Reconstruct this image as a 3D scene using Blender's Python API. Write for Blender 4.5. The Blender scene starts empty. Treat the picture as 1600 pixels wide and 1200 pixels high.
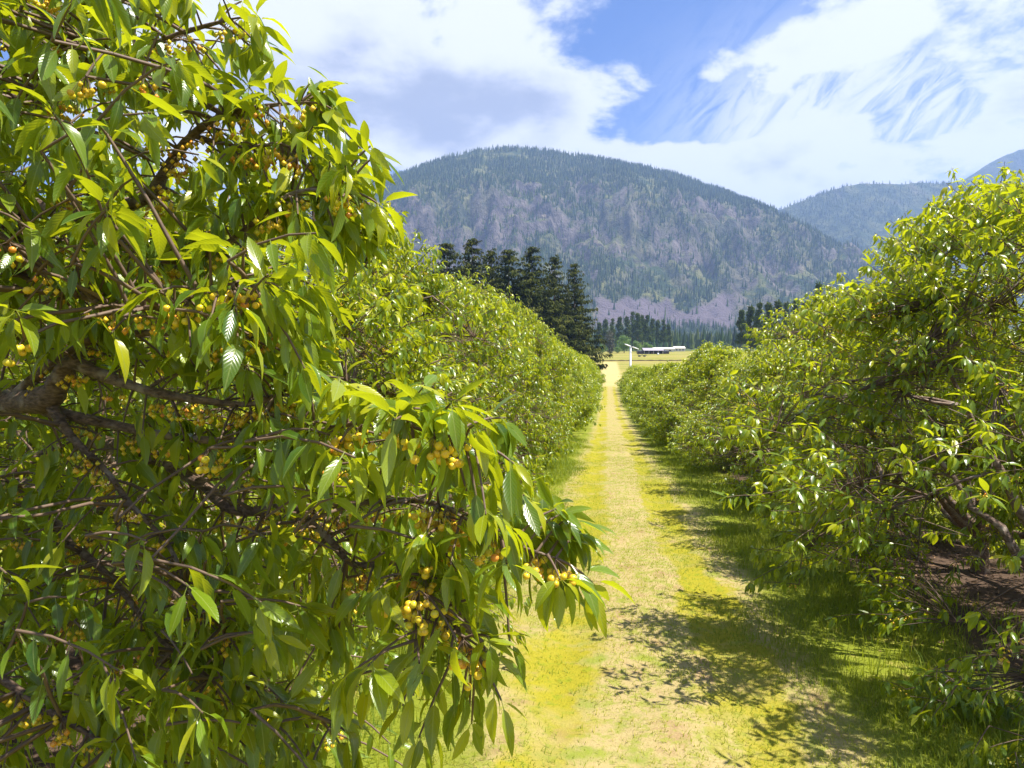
import bpy, math
import numpy as np
from mathutils import Matrix, Vector

# ------------------------------------------------------------------ camera, sky, sun, exposure
scene = bpy.context.scene
COL = scene.collection
YAW, PITCH, F, CAMZ = math.radians(8.0), math.radians(-2.25), 1066.7, 2.8
FWD = np.array([-math.sin(YAW), math.cos(YAW), 0.0]); RGT = np.array([math.cos(YAW), math.sin(YAW), 0.0])
cam = bpy.data.cameras.new('camera'); cam.lens = 24; cam.sensor_width = 36
cam.clip_start = 0.05; cam.clip_end = 40000
camo = bpy.data.objects.new('camera', cam); COL.objects.link(camo)
camo.location = (0, 0, CAMZ); camo.rotation_euler = (math.radians(90) + PITCH, 0, YAW)
scene.camera = camo
CAMM = np.array(Matrix.Translation((0, 0, CAMZ)) @ Matrix.Rotation(YAW, 4, 'Z') @ Matrix.Rotation(math.radians(90) + PITCH, 4, 'X'))

def P(px, py, depth):
    """photo pixel + distance along the view -> world point"""
    v = np.array([(px - 800) / F * depth, (600 - py) / F * depth, -depth, 1.0])
    return (CAMM @ v)[:3]

SUN_EL = math.radians(64)
_h = RGT * math.cos(math.radians(-10)) + FWD * math.sin(math.radians(-10))
SUNDIR = np.array([_h[0] * math.cos(SUN_EL), _h[1] * math.cos(SUN_EL), math.sin(SUN_EL)])
sl = bpy.data.lights.new('sun', 'SUN'); sl.energy = 5.0; sl.angle = math.radians(0.53); sl.color = (1.0, 0.94, 0.83)
so = bpy.data.objects.new('sun', sl); COL.objects.link(so)
so.rotation_euler = Vector(SUNDIR).to_track_quat('Z', 'Y').to_euler(); so.location = (30, 0, 60)

scene.view_settings.view_transform = 'Standard'; scene.view_settings.look = 'None'
scene.view_settings.exposure = 1.15; scene.view_settings.gamma = 1.0
scene.view_settings.use_curve_mapping = False
scene.cycles.use_denoising = True
scene.cycles.max_bounces = 6; scene.cycles.diffuse_bounces = 2; scene.cycles.transmission_bounces = 3
scene.cycles.glossy_bounces = 2; scene.cycles.transparent_max_bounces = 4; scene.cycles.volume_bounces = 1
scene.cycles.sample_clamp_indirect = 6.0

class NT:
    """small helper to write node trees as expressions"""
    def __init__(s, tree): s.t = tree; s.n = tree.nodes; s.l = tree.links
    def new(s, kind, **kw):
        n = s.n.new(kind)
        for k, v in kw.items(): setattr(n, k, v)
        return n
    def put(s, sock, v):
        if isinstance(v, bpy.types.NodeSocket): s.l.new(v, sock)
        elif v is not None:
            if isinstance(v, tuple) and len(v) == 3 and sock.type == 'RGBA': v = v + (1.0,)
            sock.default_value = v
    def m(s, op, a, b=None, c=None, clamp=False):
        n = s.new('ShaderNodeMath', operation=op, use_clamp=clamp)
        for i, v in enumerate((a, b, c)):
            if v is not None: s.put(n.inputs[i], v)
        return n.outputs[0]
    def mix(s, f, a, b, kind='MIX'):
        n = s.new('ShaderNodeMix', data_type='RGBA', blend_type=kind)
        s.put(n.inputs[0], f); s.put(n.inputs[6], a); s.put(n.inputs[7], b)
        return n.outputs[2]
    def noise(s, vec, scale, detail=4, rough=0.55, dist=0.0):
        n = s.new('ShaderNodeTexNoise'); s.put(n.inputs['Vector'], vec)
        n.inputs['Scale'].default_value = scale; n.inputs['Detail'].default_value = detail
        n.inputs['Roughness'].default_value = rough; n.inputs['Distortion'].default_value = dist
        return n.outputs['Fac']
    def ramp(s, v, a, b, c=0.0, d=1.0, smooth=True):
        n = s.new('ShaderNodeMapRange', interpolation_type='SMOOTHSTEP' if smooth else 'LINEAR')
        s.put(n.inputs[0], v)
        for i, q in enumerate((a, b, c, d)): s.put(n.inputs[i + 1], q)
        return n.outputs[0]
    def mapping(s, vec, scale=(1, 1, 1), rot=(0, 0, 0), loc=(0, 0, 0)):
        n = s.new('ShaderNodeMapping'); s.put(n.inputs[0], vec)
        n.inputs['Scale'].default_value = scale; n.inputs['Rotation'].default_value = rot; n.inputs['Location'].default_value = loc
        return n.outputs[0]
    def xyz(s, vec):
        n = s.new('ShaderNodeSeparateXYZ'); s.put(n.inputs[0], vec); return n.outputs
    def comb(s, x, y, z):
        n = s.new('ShaderNodeCombineXYZ')
        for i, v in enumerate((x, y, z)): s.put(n.inputs[i], v)
        return n.outputs[0]

world = bpy.data.worlds.new('World'); scene.world = world; world.use_nodes = True
wt = NT(world.node_tree); wt.n.clear()
def build_sky(w):
    sky = w.new('ShaderNodeTexSky', sky_type='NISHITA', sun_disc=False)
    sky.sun_elevation = SUN_EL; sky.sun_rotation = math.atan2(SUNDIR[0], SUNDIR[1])
    sky.altitude = 600; sky.air_density = 1.15; sky.dust_density = 0.25; sky.ozone_density = 2.2
    tc = w.new('ShaderNodeTexCoord').outputs['Generated']
    d = w.xyz(tc)
    r = w.m('ADD', w.m('MULTIPLY', d[0], RGT[0]), w.m('MULTIPLY', d[1], RGT[1]))
    f = w.m('ADD', w.m('MULTIPLY', d[0], FWD[0]), w.m('MULTIPLY', d[1], FWD[1]))
    az = w.m('ARCTAN2', r, f); el = w.m('ARCSINE', d[2])
    zz = w.m('ADD', w.m('MAXIMUM', d[2], 0.0), 0.30)
    flat = w.comb(w.m('DIVIDE', r, zz), w.m('DIVIDE', f, zz), 0.0)
    def blob(px, py, rx, ry):
        a = math.atan((px - 800) / F); e = math.atan((558 - py) / F * math.cos(a))
        u = w.m('DIVIDE', w.m('SUBTRACT', az, a), rx / F); v = w.m('DIVIDE', w.m('SUBTRACT', el, e), ry / F)
        q = w.m('ADD', w.m('MULTIPLY', u, u), w.m('MULTIPLY', v, v))
        return w.m('EXPONENT', w.m('MULTIPLY', q, -1.0))
    n1 = w.noise(flat, 2.6, 9, 0.56, 0.25)
    n2 = w.noise(w.mapping(flat, loc=(4.1, 2.2, 0)), 9.0, 6, 0.6)
    dens = w.m('ADD', w.m('MULTIPLY', n1, 0.85), w.m('MULTIPLY', n2, 0.22))
    for (px, py, rx, ry, amt) in ((690, 170, 420, 130, .24), (1150, 275, 260, 55, .20), (1330, 190, 150, 90, -.02), (1090, 196, 105, 38, -.26),
                                  (960, 205, 60, 20, -.10), (1445, 185, 55, 30, -.22), (1560, 170, 120, 60, .25), (1030, 60, 260, 70, -.14)):
        dens = w.m('ADD', dens, w.m('MULTIPLY', blob(px, py, rx, ry), amt))
    mask = w.ramp(dens, 0.515, 0.615)
    # thin streaked cloud over the right hand hills
    st = w.noise(w.mapping(w.mapping(w.comb(az, el, 0.0), rot=(0, 0, math.radians(-42))), scale=(8.0, 24.0, 1.0)), 1.6, 9, 0.66, 0.9)
    stm = w.m('MULTIPLY', w.ramp(st, 0.24, 0.60), w.m('MINIMUM', w.m('MULTIPLY', blob(1310, 215, 190, 120), 1.6), 1.0))
    mask = w.m('MAXIMUM', mask, w.m('MULTIPLY', stm, 0.95))
    gray = w.m('MULTIPLY', w.ramp(w.m('ADD', w.noise(flat, 4.4, 6, 0.55), w.m('MULTIPLY', w.m('ADD', blob(620, 160, 330, 75), blob(1580, 165, 130, 45)), 0.34)), 0.50, 0.82), w.ramp(dens, 0.58, 0.8))
    white = w.mix(gray, (8.6, 8.7, 9.0), (3.9, 4.2, 5.3))
    deep = w.mix(0.75, sky.outputs[0], w.mix(1.0, sky.outputs[0], (0.22, 0.60, 1.30), 'MULTIPLY'))
    col = w.mix(mask, deep, white)
    bg = w.new('ShaderNodeBackground'); w.put(bg.inputs[0], col); bg.inputs[1].default_value = 0.057
    out = w.new('ShaderNodeOutputWorld'); w.l.new(bg.outputs[0], out.inputs[0])
build_sky(wt)

# ------------------------------------------------------------------ helpers
rng = np.random.default_rng(7)
def unit(a): return a / np.maximum(np.linalg.norm(a, axis=-1, keepdims=True), 1e-9)
def tag(o, label=None, cat=None, group=None, kind=None):
    for k, v in (('label', label), ('category', cat), ('group', group), ('kind', kind)):
        if v: o[k] = v
    return o
def mesh_tri(name, V, T, attrs=None, uv=None, smooth=True):
    V = np.asarray(V, np.float32); T = np.asarray(T, np.int32)
    me = bpy.data.meshes.new(name); nt = len(T)
    me.vertices.add(len(V)); me.vertices.foreach_set('co', V.ravel())
    me.loops.add(nt * 3); me.loops.foreach_set('vertex_index', T.ravel())
    me.polygons.add(nt)
    me.polygons.foreach_set('loop_start', np.arange(0, nt * 3, 3, dtype=np.int32))
    me.polygons.foreach_set('loop_total', np.full(nt, 3, np.int32))
    me.polygons.foreach_set('use_smooth', np.full(nt, smooth))
    for k, a in (attrs or {}).items():
        at = me.attributes.new(k, 'FLOAT', 'POINT'); at.data.foreach_set('value', np.asarray(a, np.float32))
    if uv is not None:
        l = me.uv_layers.new(name='UVMap'); l.data.foreach_set('uv', np.asarray(uv, np.float32)[T.ravel()].ravel())
    me.update(calc_edges=True); me.validate()
    return me
def obj(name, me, mat=None, parent=None, loc=None):
    o = bpy.data.objects.new(name, me); COL.objects.link(o)
    if mat is not None and not me.materials: me.materials.append(mat)
    if parent is not None: o.parent = parent
    if loc is not None: o.location = loc
    return o
def empty(name, loc, rz=0, sc=1.0):
    o = bpy.data.objects.new(name, None); COL.objects.link(o)
    o.location = loc; o.rotation_euler = (0, 0, rz); o.scale = (sc, sc, sc) if np.isscalar(sc) else sc
    o.empty_display_size = 0.3
    return o
class MB:
    """collects triangles of one part"""
    def __init__(s): s.V = []; s.T = []; s.n = 0
    def add(s, V, T):
        V = np.asarray(V, float); s.V.append(V); s.T.append(np.asarray(T, int) + s.n); s.n += len(V)
    def box(s, c, h, R=None):
        g = np.array([[x, y, z] for x in (-1, 1) for y in (-1, 1) for z in (-1, 1)], float) * np.array(h)
        if R is not None: g = g @ np.array(R).T
        q = [(0, 1, 3, 2), (4, 6, 7, 5), (0, 4, 5, 1), (2, 3, 7, 6), (0, 2, 6, 4), (1, 5, 7, 3)]
        s.add(g + np.array(c), [t for a, b, c_, d in q for t in ((a, b, c_), (a, c_, d))])
    def tube(s, pts, rad, k=5, cap=True):
        pts = np.asarray(pts, float); rad = np.asarray(rad, float) * np.ones(len(pts)); n = len(pts)
        t = np.gradient(pts, axis=0); t = unit(t)
        ref = np.array([0.31, 0.17, 0.93]) if abs(t[0][2]) < 0.8 else np.array([0.93, 0.17, 0.31])
        a = unit(np.cross(t, ref)); b = np.cross(t, a)
        ph = np.arange(k) * 2 * np.pi / k
        ring = pts[:, None] + rad[:, None, None] * (np.cos(ph)[None, :, None] * a[:, None] + np.sin(ph)[None, :, None] * b[:, None])
        V = ring.reshape(-1, 3); i = np.arange(n - 1)[:, None] * k; j = np.arange(k)[None]; j2 = (j + 1) % k
        A, B, C, D = (i + j).ravel(), (i + j2).ravel(), (i + k + j2).ravel(), (i + k + j).ravel()
        T = np.concatenate([np.stack([A, C, B], 1), np.stack([A, D, C], 1)])
        if cap:
            V = np.vstack([V, pts[-1:] + t[-1:] * rad[-1] * 0.5, pts[:1]])
            e = (n - 1) * k; jj = np.arange(k); j3 = (jj + 1) % k
            T = np.vstack([T, np.stack([e + jj, np.full(k, n * k), e + j3], 1), np.stack([jj, j3, np.full(k, n * k + 1)], 1)])
        s.add(V, T)
    def mesh(s, name, smooth=True): return mesh_tri(name, np.vstack(s.V), np.vstack(s.T), smooth=smooth)
    def build(s, name, mat, parent=None, smooth=True): return obj(name, s.mesh(name, smooth), mat, parent)

def fbm(x, y, seed=0, octaves=5, gain=0.5):
    r = np.random.default_rng(seed); tot = np.zeros_like(x, float); amp = 1.0
    for _ in range(octaves):
        th = r.uniform(0, 2 * np.pi, 3); ph = r.uniform(0, 100, 3); s = 0
        tab = r.uniform(-1, 1, (64, 64))
        a = math.cos(th[0]); b = math.sin(th[0])
        u = x * a - y * b + ph[0]; v = x * b + y * a + ph[1]
        i = np.floor(u).astype(int); j = np.floor(v).astype(int); fu = u - i; fv = v - j
        fu = fu * fu * (3 - 2 * fu); fv = fv * fv * (3 - 2 * fv)
        g = lambda p, q: tab[p % 64, q % 64]
        tot += amp * ((g(i, j) * (1 - fu) + g(i + 1, j) * fu) * (1 - fv) + (g(i, j + 1) * (1 - fu) + g(i + 1, j + 1) * fu) * fv)
        amp *= gain; x = x * 2.03; y = y * 2.03
    return tot
def sstep(a, b, x):
    t = np.clip((x - a) / (b - a), 0, 1); return t * t * (3 - 2 * t)

# terrain: falls gently away from the camera, flattens, then the hay field rises to the houses
_ky = np.arange(-400, 9000, 1.0)
_kz = np.interp(_ky, [-400, -20, 0, 62, 78, 98, 135, 200, 250, 300, 340, 450, 520, 900, 1500, 9000],
                [20, 1.01, 0, -3.13, -3.75, -4.1, -4.15, -4.0, -2.5, -0.6, 0.7, 4.9, 7, 14, 22, 22])
_kz = np.convolve(np.pad(_kz, 8, 'edge'), np.ones(17) / 17, 'valid')
def gz(x, y):
    x = np.asarray(x, float); y = np.asarray(y, float)
    z = np.interp(y, _ky, _kz)
    z = z + 0.9 * sstep(-2.4, -7, x) * sstep(15, 90, y) * (1 - sstep(160, 230, y))
    near = 1 - sstep(40, 90, np.hypot(x, y))
    return z + near * (0.025 * fbm(x * 1.7, y * 1.7, 3, 3) + 0.03 * fbm(x * 0.5, y * 0.5, 4, 2) - 0.035 * (np.exp(-((x + .44) / .25) ** 2) + np.exp(-((x - 1.27) / .25) ** 2)))

# ------------------------------------------------------------------ materials
def material(name):
    m = bpy.data.materials.new(name); m.use_nodes = True; t = NT(m.node_tree); t.n.clear()
    out = t.new('ShaderNodeOutputMaterial'); return m, t, out
def principled(t, col, rough=0.6, spec=0.4, normal=None, metal=0.0):
    b = t.new('ShaderNodeBsdfPrincipled'); t.put(b.inputs['Base Color'], col); t.put(b.inputs['Roughness'], rough)
    b.inputs['Specular IOR Level'].default_value = spec; b.inputs['Metallic'].default_value = metal
    if normal is not None: t.l.new(normal, b.inputs['Normal'])
    return b.outputs[0]
def bump(t, h, strength=0.4, dist=0.02):
    b = t.new('ShaderNodeBump'); t.put(b.inputs['Height'], h); b.inputs['Strength'].default_value = strength; b.inputs['Distance'].default_value = dist
    return b.outputs[0]
def simple(name, col, rough=0.6, var=0.25, scale=8.0, metal=0.0):
    m, t, out = material(name); p = t.new('ShaderNodeTexCoord').outputs['Object']
    n = t.noise(p, scale, 5, 0.6)
    dark = tuple(c * (1 - var) for c in col); lite = tuple(min(1, c * (1 + var)) for c in col)
    t.l.new(principled(t, t.mix(n, dark, lite), rough, 0.35, bump(t, n, 0.2, 0.01), metal), out.inputs[0]); return m

def leaf_material(name, dark, mid, young, tip, trans, transf=0.45, veins=False, rough=0.38, per_object=False, spec=0.6):
    m, t, out = material(name)
    a = t.new('ShaderNodeObjectInfo').outputs['Random'] if per_object else t.new('ShaderNodeAttribute', attribute_name='tint').outputs['Fac']
    if per_object: a = t.m('MULTIPLY', a, 0.8)
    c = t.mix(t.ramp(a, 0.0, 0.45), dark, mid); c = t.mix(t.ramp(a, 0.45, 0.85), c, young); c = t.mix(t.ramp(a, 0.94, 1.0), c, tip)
    geo = t.new('ShaderNodeNewGeometry')
    c = t.mix(t.m('MULTIPLY', geo.outputs['Backfacing'], 0.45), c, tuple(min(1, q * 1.4 + 0.035) for q in mid))
    nrm = None
    if veins:
        uv = t.new('ShaderNodeUVMap').outputs[0]; u = t.xyz(uv)
        av = t.m('ABSOLUTE', t.m('SUBTRACT', u[0], 0.5))
        w = t.m('SINE', t.m('MULTIPLY', t.m('SUBTRACT', u[1], t.m('MULTIPLY', av, 0.75)), 62.0))
        rib = t.ramp(av, 0.0, 0.045)
        h = t.m('ADD', t.m('MULTIPLY', w, 0.5), t.m('MULTIPLY', rib, 1.0))
        nrm = bump(t, h, 0.14, 0.003)
        c = t.mix(t.m('MULTIPLY', t.ramp(av, 0.035, 0.01), 0.55), c, (0.30, 0.36, 0.10))
    b = principled(t, c, rough, spec, nrm)
    tr = t.new('ShaderNodeBsdfTranslucent')
    tc = t.mix(t.ramp(a, 0.2, 0.95), trans, tuple(min(1, q * 1.25) for q in trans)); t.put(tr.inputs[0], tc)
    if nrm is not None: t.l.new(nrm, tr.inputs['Normal'])
    mx = t.new('ShaderNodeMixShader'); mx.inputs[0].default_value = transf
    t.l.new(b, mx.inputs[1]); t.l.new(tr.outputs[0], mx.inputs[2]); t.l.new(mx.outputs[0], out.inputs[0])
    return m
LEAFC = dict(dark=(0.034, 0.095, 0.010), mid=(0.135, 0.225, 0.012), young=(0.40, 0.41, 0.015), tip=(0.44, 0.38, 0.025), trans=(0.56, 0.60, 0.010), transf=0.40, rough=0.27)
M_LEAF = leaf_material('cherry_leaf', **LEAFC)
M_LEAFV = leaf_material('cherry_leaf_veined', veins=True, **LEAFC)
M_LEAFO = leaf_material('cherry_leaf_single', veins=True, per_object=True, **LEAFC)
M_NEEDLE = leaf_material('spruce_needles', (0.016, 0.026, 0.005), (0.036, 0.050, 0.008), (0.095, 0.100, 0.018), (0.12, 0.11, 0.03), (0.05, 0.06, 0.01), 0.2, rough=0.8, spec=0.08)
M_PINE = leaf_material('pine_needles', (0.025, 0.045, 0.014), (0.052, 0.095, 0.020), (0.14, 0.17, 0.035), (0.15, 0.13, 0.05), (0.09, 0.11, 0.02), 0.22, rough=0.8, spec=0.1)
M_BROAD = leaf_material('broad_leaves', (0.05, 0.11, 0.015), (0.09, 0.19, 0.02), (0.17, 0.27, 0.03), (0.2, 0.28, 0.05), (0.2, 0.32, 0.02), 0.35, rough=0.5)
M_OLIVE = leaf_material('brown_green_leaves', (0.035, 0.04, 0.022), (0.06, 0.06, 0.032), (0.09, 0.085, 0.04), (0.1, 0.09, 0.05), (0.07, 0.07, 0.03), 0.25, rough=0.6)
M_GRASS = leaf_material('grass_blades', (0.085, 0.15, 0.012), (0.20, 0.25, 0.016), (0.36, 0.33, 0.035), (0.46, 0.37, 0.14), (0.40, 0.46, 0.015), 0.35, rough=0.6, spec=0.3)
def bark_material():
    m, t, out = material('cherry_bark'); p = t.new('ShaderNodeTexCoord').outputs['Object']
    n = t.noise(t.mapping(p, (14, 14, 40)), 2.0, 6, 0.65); n2 = t.noise(p, 9, 4)
    c = t.mix(t.ramp(n, .3, .7), (0.06, 0.035, 0.022), (0.26, 0.17, 0.12)); c = t.mix(t.ramp(n2, .5, .7), c, (0.36, 0.29, 0.24))
    t.l.new(principled(t, c, 0.55, 0.4, bump(t, t.m('ADD', n, n2), 0.9, 0.02)), out.inputs[0]); return m
M_BARK = bark_material()
M_TWIG = simple('twig_bark', (0.15, 0.10, 0.07), 0.6, 0.35, 30)
M_TRUNKC = simple('conifer_bark', (0.11, 0.08, 0.06), 0.9, 0.4, 4)
def fruit_material(per_object):
    m, t, out = material('cherry_skin_single' if per_object else 'cherry_skin')
    a = t.new('ShaderNodeObjectInfo').outputs['Random'] if per_object else t.new('ShaderNodeAttribute', attribute_name='tint').outputs['Fac']
    c = t.mix(t.ramp(a, 0.0, 0.65), (0.70, 0.58, 0.035), (0.80, 0.52, 0.035)); c = t.mix(t.ramp(a, 0.80, 1.0), c, (0.78, 0.30, 0.05))
    b = t.new('ShaderNodeBsdfPrincipled'); t.put(b.inputs['Base Color'], c); b.inputs['Roughness'].default_value = 0.28
    b.inputs['Subsurface Weight'].default_value = 0.25; b.inputs['Subsurface Radius'].default_value = (0.006, 0.004, 0.001); b.inputs['Subsurface Scale'].default_value = 0.8
    t.l.new(b.outputs[0], out.inputs[0]); return m
M_FRUIT = fruit_material(False); M_FRUITO = fruit_material(True)

def ground_material():
    m, t, out = material('orchard_ground'); geo = t.new('ShaderNodeNewGeometry').outputs['Position']
    p = t.xyz(geo); x, y = p[0], p[1]
    nb = t.noise(geo, 0.55, 4); nm = t.noise(geo, 2.6, 5, 0.6); nf = t.noise(geo, 38, 5, 0.7); nl = t.noise(t.mapping(geo, (1.4, 0.35, 1)), 1.0, 4)
    xw = t.m('ADD', x, t.m('ADD', t.m('MULTIPLY', t.m('SUBTRACT', nl, 0.5), 1.3), t.m('MULTIPLY', t.m('SUBTRACT', nm, 0.5), 0.9)))
    def band(c, wd): return t.ramp(t.m('ABSOLUTE', t.m('SUBTRACT', xw, c)), wd * 1.25, wd * 0.55)
    straw = t.mix(nf, (0.27, 0.21, 0.085), (0.50, 0.40, 0.19)); straw = t.mix(t.ramp(nm, .52, .72), straw, (0.21, 0.25, 0.035))
    straw = t.mix(t.ramp(nm, .46, .32), straw, (0.32, 0.22, 0.11)); straw = t.mix(t.ramp(t.noise(geo, 7.0, 6, .7), .47, .64, 0, .8), straw, (0.24, 0.27, 0.035)); straw = t.mix(t.ramp(t.noise(geo, 90, 3, .7), .5, .72, 0, .6), straw, (0.24, 0.17, 0.08))
    yel = t.mix(nf, (0.22, 0.21, 0.015), (0.38, 0.32, 0.028)); yel = t.mix(t.ramp(nm, .55, .70, 0, .75), yel, (0.34, 0.27, 0.09)); yel = t.mix(t.ramp(t.noise(geo, 9, 4, .6), .5, .68, 0, .6), yel, (0.19, 0.24, 0.015))
    c = t.mix(t.m('MULTIPLY', t.m('MAXIMUM', band(-0.50, 0.42), band(1.34, 0.34)), t.ramp(nb, 0.28, 0.52)), straw, yel)
    green = t.mix(nf, (0.10, 0.14, 0.012), (0.27, 0.29, 0.03)); green = t.mix(t.ramp(nm, .55, .75), green, (0.40, 0.33, 0.09))
    gm = t.m('MAXIMUM', t.ramp(xw, -0.85, -1.5), t.ramp(xw, 1.7, 2.5))
    c = t.mix(gm, c, green)
    soil = t.mix(nf, (0.045, 0.030, 0.022), (0.15, 0.10, 0.07))
    row = t.m('MAXIMUM', t.ramp(t.m('ABSOLUTE', t.m('ADD', xw, 4.7)), 1.75, 1.25), t.ramp(t.m('ABSOLUTE', t.m('SUBTRACT', xw, 5.4)), 1.75, 1.25))
    far = t.ramp(y, 152, 172)
    c = t.mix(t.m('MULTIPLY', row, t.m('SUBTRACT', 1.0, far)), c, soil)
    # hay field beyond the orchard
    fn = t.noise(t.mapping(geo, (0.02, 0.12, 1)), 1.0, 5, 0.6)
    hay = t.mix(t.ramp(fn, .35, .65), (0.19, 0.21, 0.025), (0.33, 0.27, 0.08)); hay = t.mix(t.ramp(nb, .4, .7, 0, .4), hay, (0.30, 0.23, 0.10))
    lane = t.ramp(t.m('ABSOLUTE', t.m('SUBTRACT', x, 0.9)), 4.2, 2.4)
    hay = t.mix(t.m('MULTIPLY', lane, t.ramp(y, 345, 325)), hay, t.mix(nm, (0.38, 0.31, 0.12), (0.48, 0.40, 0.17)))
    c = t.mix(far, c, hay)
    c = t.mix(t.ramp(y, 480, 620), c, t.mix(nb, (0.05, 0.075, 0.025), (0.10, 0.12, 0.04)))
    t.l.new(principled(t, c, 0.95, 0.1, bump(t, t.m('ADD', nf, nm), 0.5, 0.03)), out.inputs[0]); return m
M_GROUND = ground_material()

# ------------------------------------------------------------------ ground, path, field
def sheet(xs, ys, off=0.0):
    X, Y = np.meshgrid(xs, ys); Z = gz(X, Y) + off
    V = np.stack([X, Y, Z], -1).reshape(-1, 3); nx = len(xs); i = np.arange(len(ys) - 1)[:, None] * nx; j = np.arange(nx - 1)[None]
    A = (i + j).ravel(); return V, np.concatenate([np.stack([A, A + 1, A + nx + 1], 1), np.stack([A, A + nx + 1, A + nx], 1)])
xs = np.unique(np.concatenate([np.arange(-9, 9.01, 0.2), np.sign(np.linspace(-1, 1, 81)) * 9 + np.linspace(-1, 1, 81) ** 3 * 7000]))
ys = np.unique(np.concatenate([np.arange(-4, 30, 0.25), np.arange(30, 110, 1.5), np.arange(110, 560, 5.0), np.linspace(560, 9000, 50), np.linspace(-400, -4, 12)]))
tag(obj('ground', mesh_tri('ground', *sheet(xs, ys)), M_GROUND), kind='structure')
xs = np.arange(-1.25, 2.26, 0.125); ys = np.concatenate([np.arange(1, 30, 0.2), np.arange(30, 165, 1.0)])
tag(obj('path', mesh_tri('path', *sheet(xs, ys, 0.004)), M_GROUND), kind='structure')

# ------------------------------------------------------------------ mountains
def mountain_material(name, tree_col=(0.040, 0.062, 0.026), grass=(0.16, 0.16, 0.06), tree_n=0.02):
    m, t, out = material(name); geo = t.new('ShaderNodeNewGeometry').outputs['Position']
    rock = t.new('ShaderNodeAttribute', attribute_name='rock').outputs['Fac']; tal = t.new('ShaderNodeAttribute', attribute_name='talus').outputs['Fac']
    n = t.noise(geo, tree_n, 6, 0.65); n2 = t.noise(t.mapping(geo, (1, 1, 0.25)), 0.018, 7, 0.7); n3 = t.noise(geo, 0.006, 5)
    veg = t.mix(t.ramp(n, .42, .62), tree_col, grass); veg = t.mix(t.ramp(n3, .5, .7, 0, .7), veg, tree_col)
    rc = t.mix(t.ramp(n2, .36, .66), (0.045, 0.040, 0.042), (0.19, 0.16, 0.15)); rc = t.mix(t.ramp(n, .6, .72, 0, .7), rc, (0.30, 0.25, 0.19))
    c = t.mix(rock, veg, rc)
    tc = t.mix(n2, (0.10, 0.082, 0.098), (0.17, 0.14, 0.158)); c = t.mix(tal, c, tc)
    t.l.new(principled(t, c, 0.95, 0.05, bump(t, t.m('ADD', n2, t.m('MULTIPLY', n, 0.6)), 1.0, 26.0)), out.inputs[0]); return m
def cam_to_world(u, v): return u * RGT[0] + v * FWD[0], u * RGT[1] + v * FWD[1]
def grid_tris(nu, nv):
    i = np.arange(nv - 1)[:, None] * nu; j = np.arange(nu - 1)[None]; A = (i + j).ravel()
    return np.concatenate([np.stack([A, A + 1, A + nu + 1], 1), np.stack([A, A + nu + 1, A + nu], 1)])
class Hill:
    """a mountain whose crest follows (photo x, photo y) seen at distance v1, foot at v0"""
    def __init__(s, crest, v0, v1, vb, prof, seed, amp):
        s.crest = np.array(crest, float); s.v0, s.v1, s.vb, s.prof, s.seed, s.amp = v0, v1, vb, np.array(prof), seed, amp
    def height(s, u, v):
        px = 800 + F * u / s.v1
        zr = CAMZ + (558 - np.interp(px, s.crest[:, 0], s.crest[:, 1])) / F * s.v1
        sft = (v - s.v0) / (s.v1 - s.v0) + 0.05 * fbm(u / 260, v / 900, s.seed + 1, 4) * np.clip((s.v1 - v) / 300, 0, 1)
        fr = np.interp(np.clip(sft, 0, 1), s.prof[:, 0], s.prof[:, 1])
        back = 1 - 0.75 * sstep(s.v1, s.vb, v)
        z = zr * np.where(v <= s.v1, fr, back)
        # gullies that run down the face
        g = np.abs(fbm(u / 170, v / 1100, s.seed + 2, 5, 0.55)); face = np.clip(np.sin(np.clip(sft, 0, 1) * np.pi), 0, 1)
        z = z - s.amp * (0.35 - g) * face + s.amp * 0.25 * fbm(u / 60, v / 60, s.seed + 3, 4) * face
        band = sstep(.36, .50, sft) * (1 - sstep(.66, .80, sft))   # cliff buttresses and ledges
        z = z + s.amp * band * (.75 * (np.abs(fbm(u / 62, v / 420, s.seed + 8, 4, .6)) - .3) + .35 * fbm(u / 130, v / 28, s.seed + 9, 3))
        z = z + 4 * fbm(u / 40, v / 40, s.seed + 5, 2)
        return z
def build_hill(name, H, u0, u1, nu, nv, mat, rocky):
    U = np.linspace(u0, u1, nu); Vv = np.concatenate([np.linspace(H.v0, H.v1, nv), np.linspace(H.v1, H.vb, nv // 4)[1:]])
    u, v = np.meshgrid(U, Vv); z = H.height(u, v); x, y = cam_to_world(u, v)
    gv, gu = np.gradient(z); sl = np.hypot(gv / np.gradient(Vv)[:, None], gu / (U[1] - U[0]))
    fine = fbm(u / 55, v / 90, H.seed + 7, 4)
    rock, tal = rocky(u, v, z, sl, fine)
    me = mesh_tri(name, np.stack([x, y, z], -1).reshape(-1, 3), grid_tris(nu, len(Vv)), dict(rock=rock.ravel(), talus=tal.ravel()))
    return tag(obj(name, me, mat), kind='structure')
MAIN = Hill([(-2200, 420), (-900, 330), (200, 340), (420, 318), (520, 292), (600, 282), (640, 272), (700, 251), (750, 239), (790, 235), (850, 240), (900, 248),
             (1000, 264), (1050, 276), (1100, 293), (1150, 311), (1200, 336), (1230, 366), (1262, 392), (1290, 416), (1330, 444), (1400, 486), (1480, 530), (1560, 556), (2600, 600)],
            1500, 2900, 3700, [(0, .005), (.12, .075), (.26, .155), (.50, .38), (.60, .60), (.68, .71), (1, 1)], 20, 46)
def pxy(u, v, z): return 800 + F * u / v, 558 - (z - CAMZ) / v * F
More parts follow.
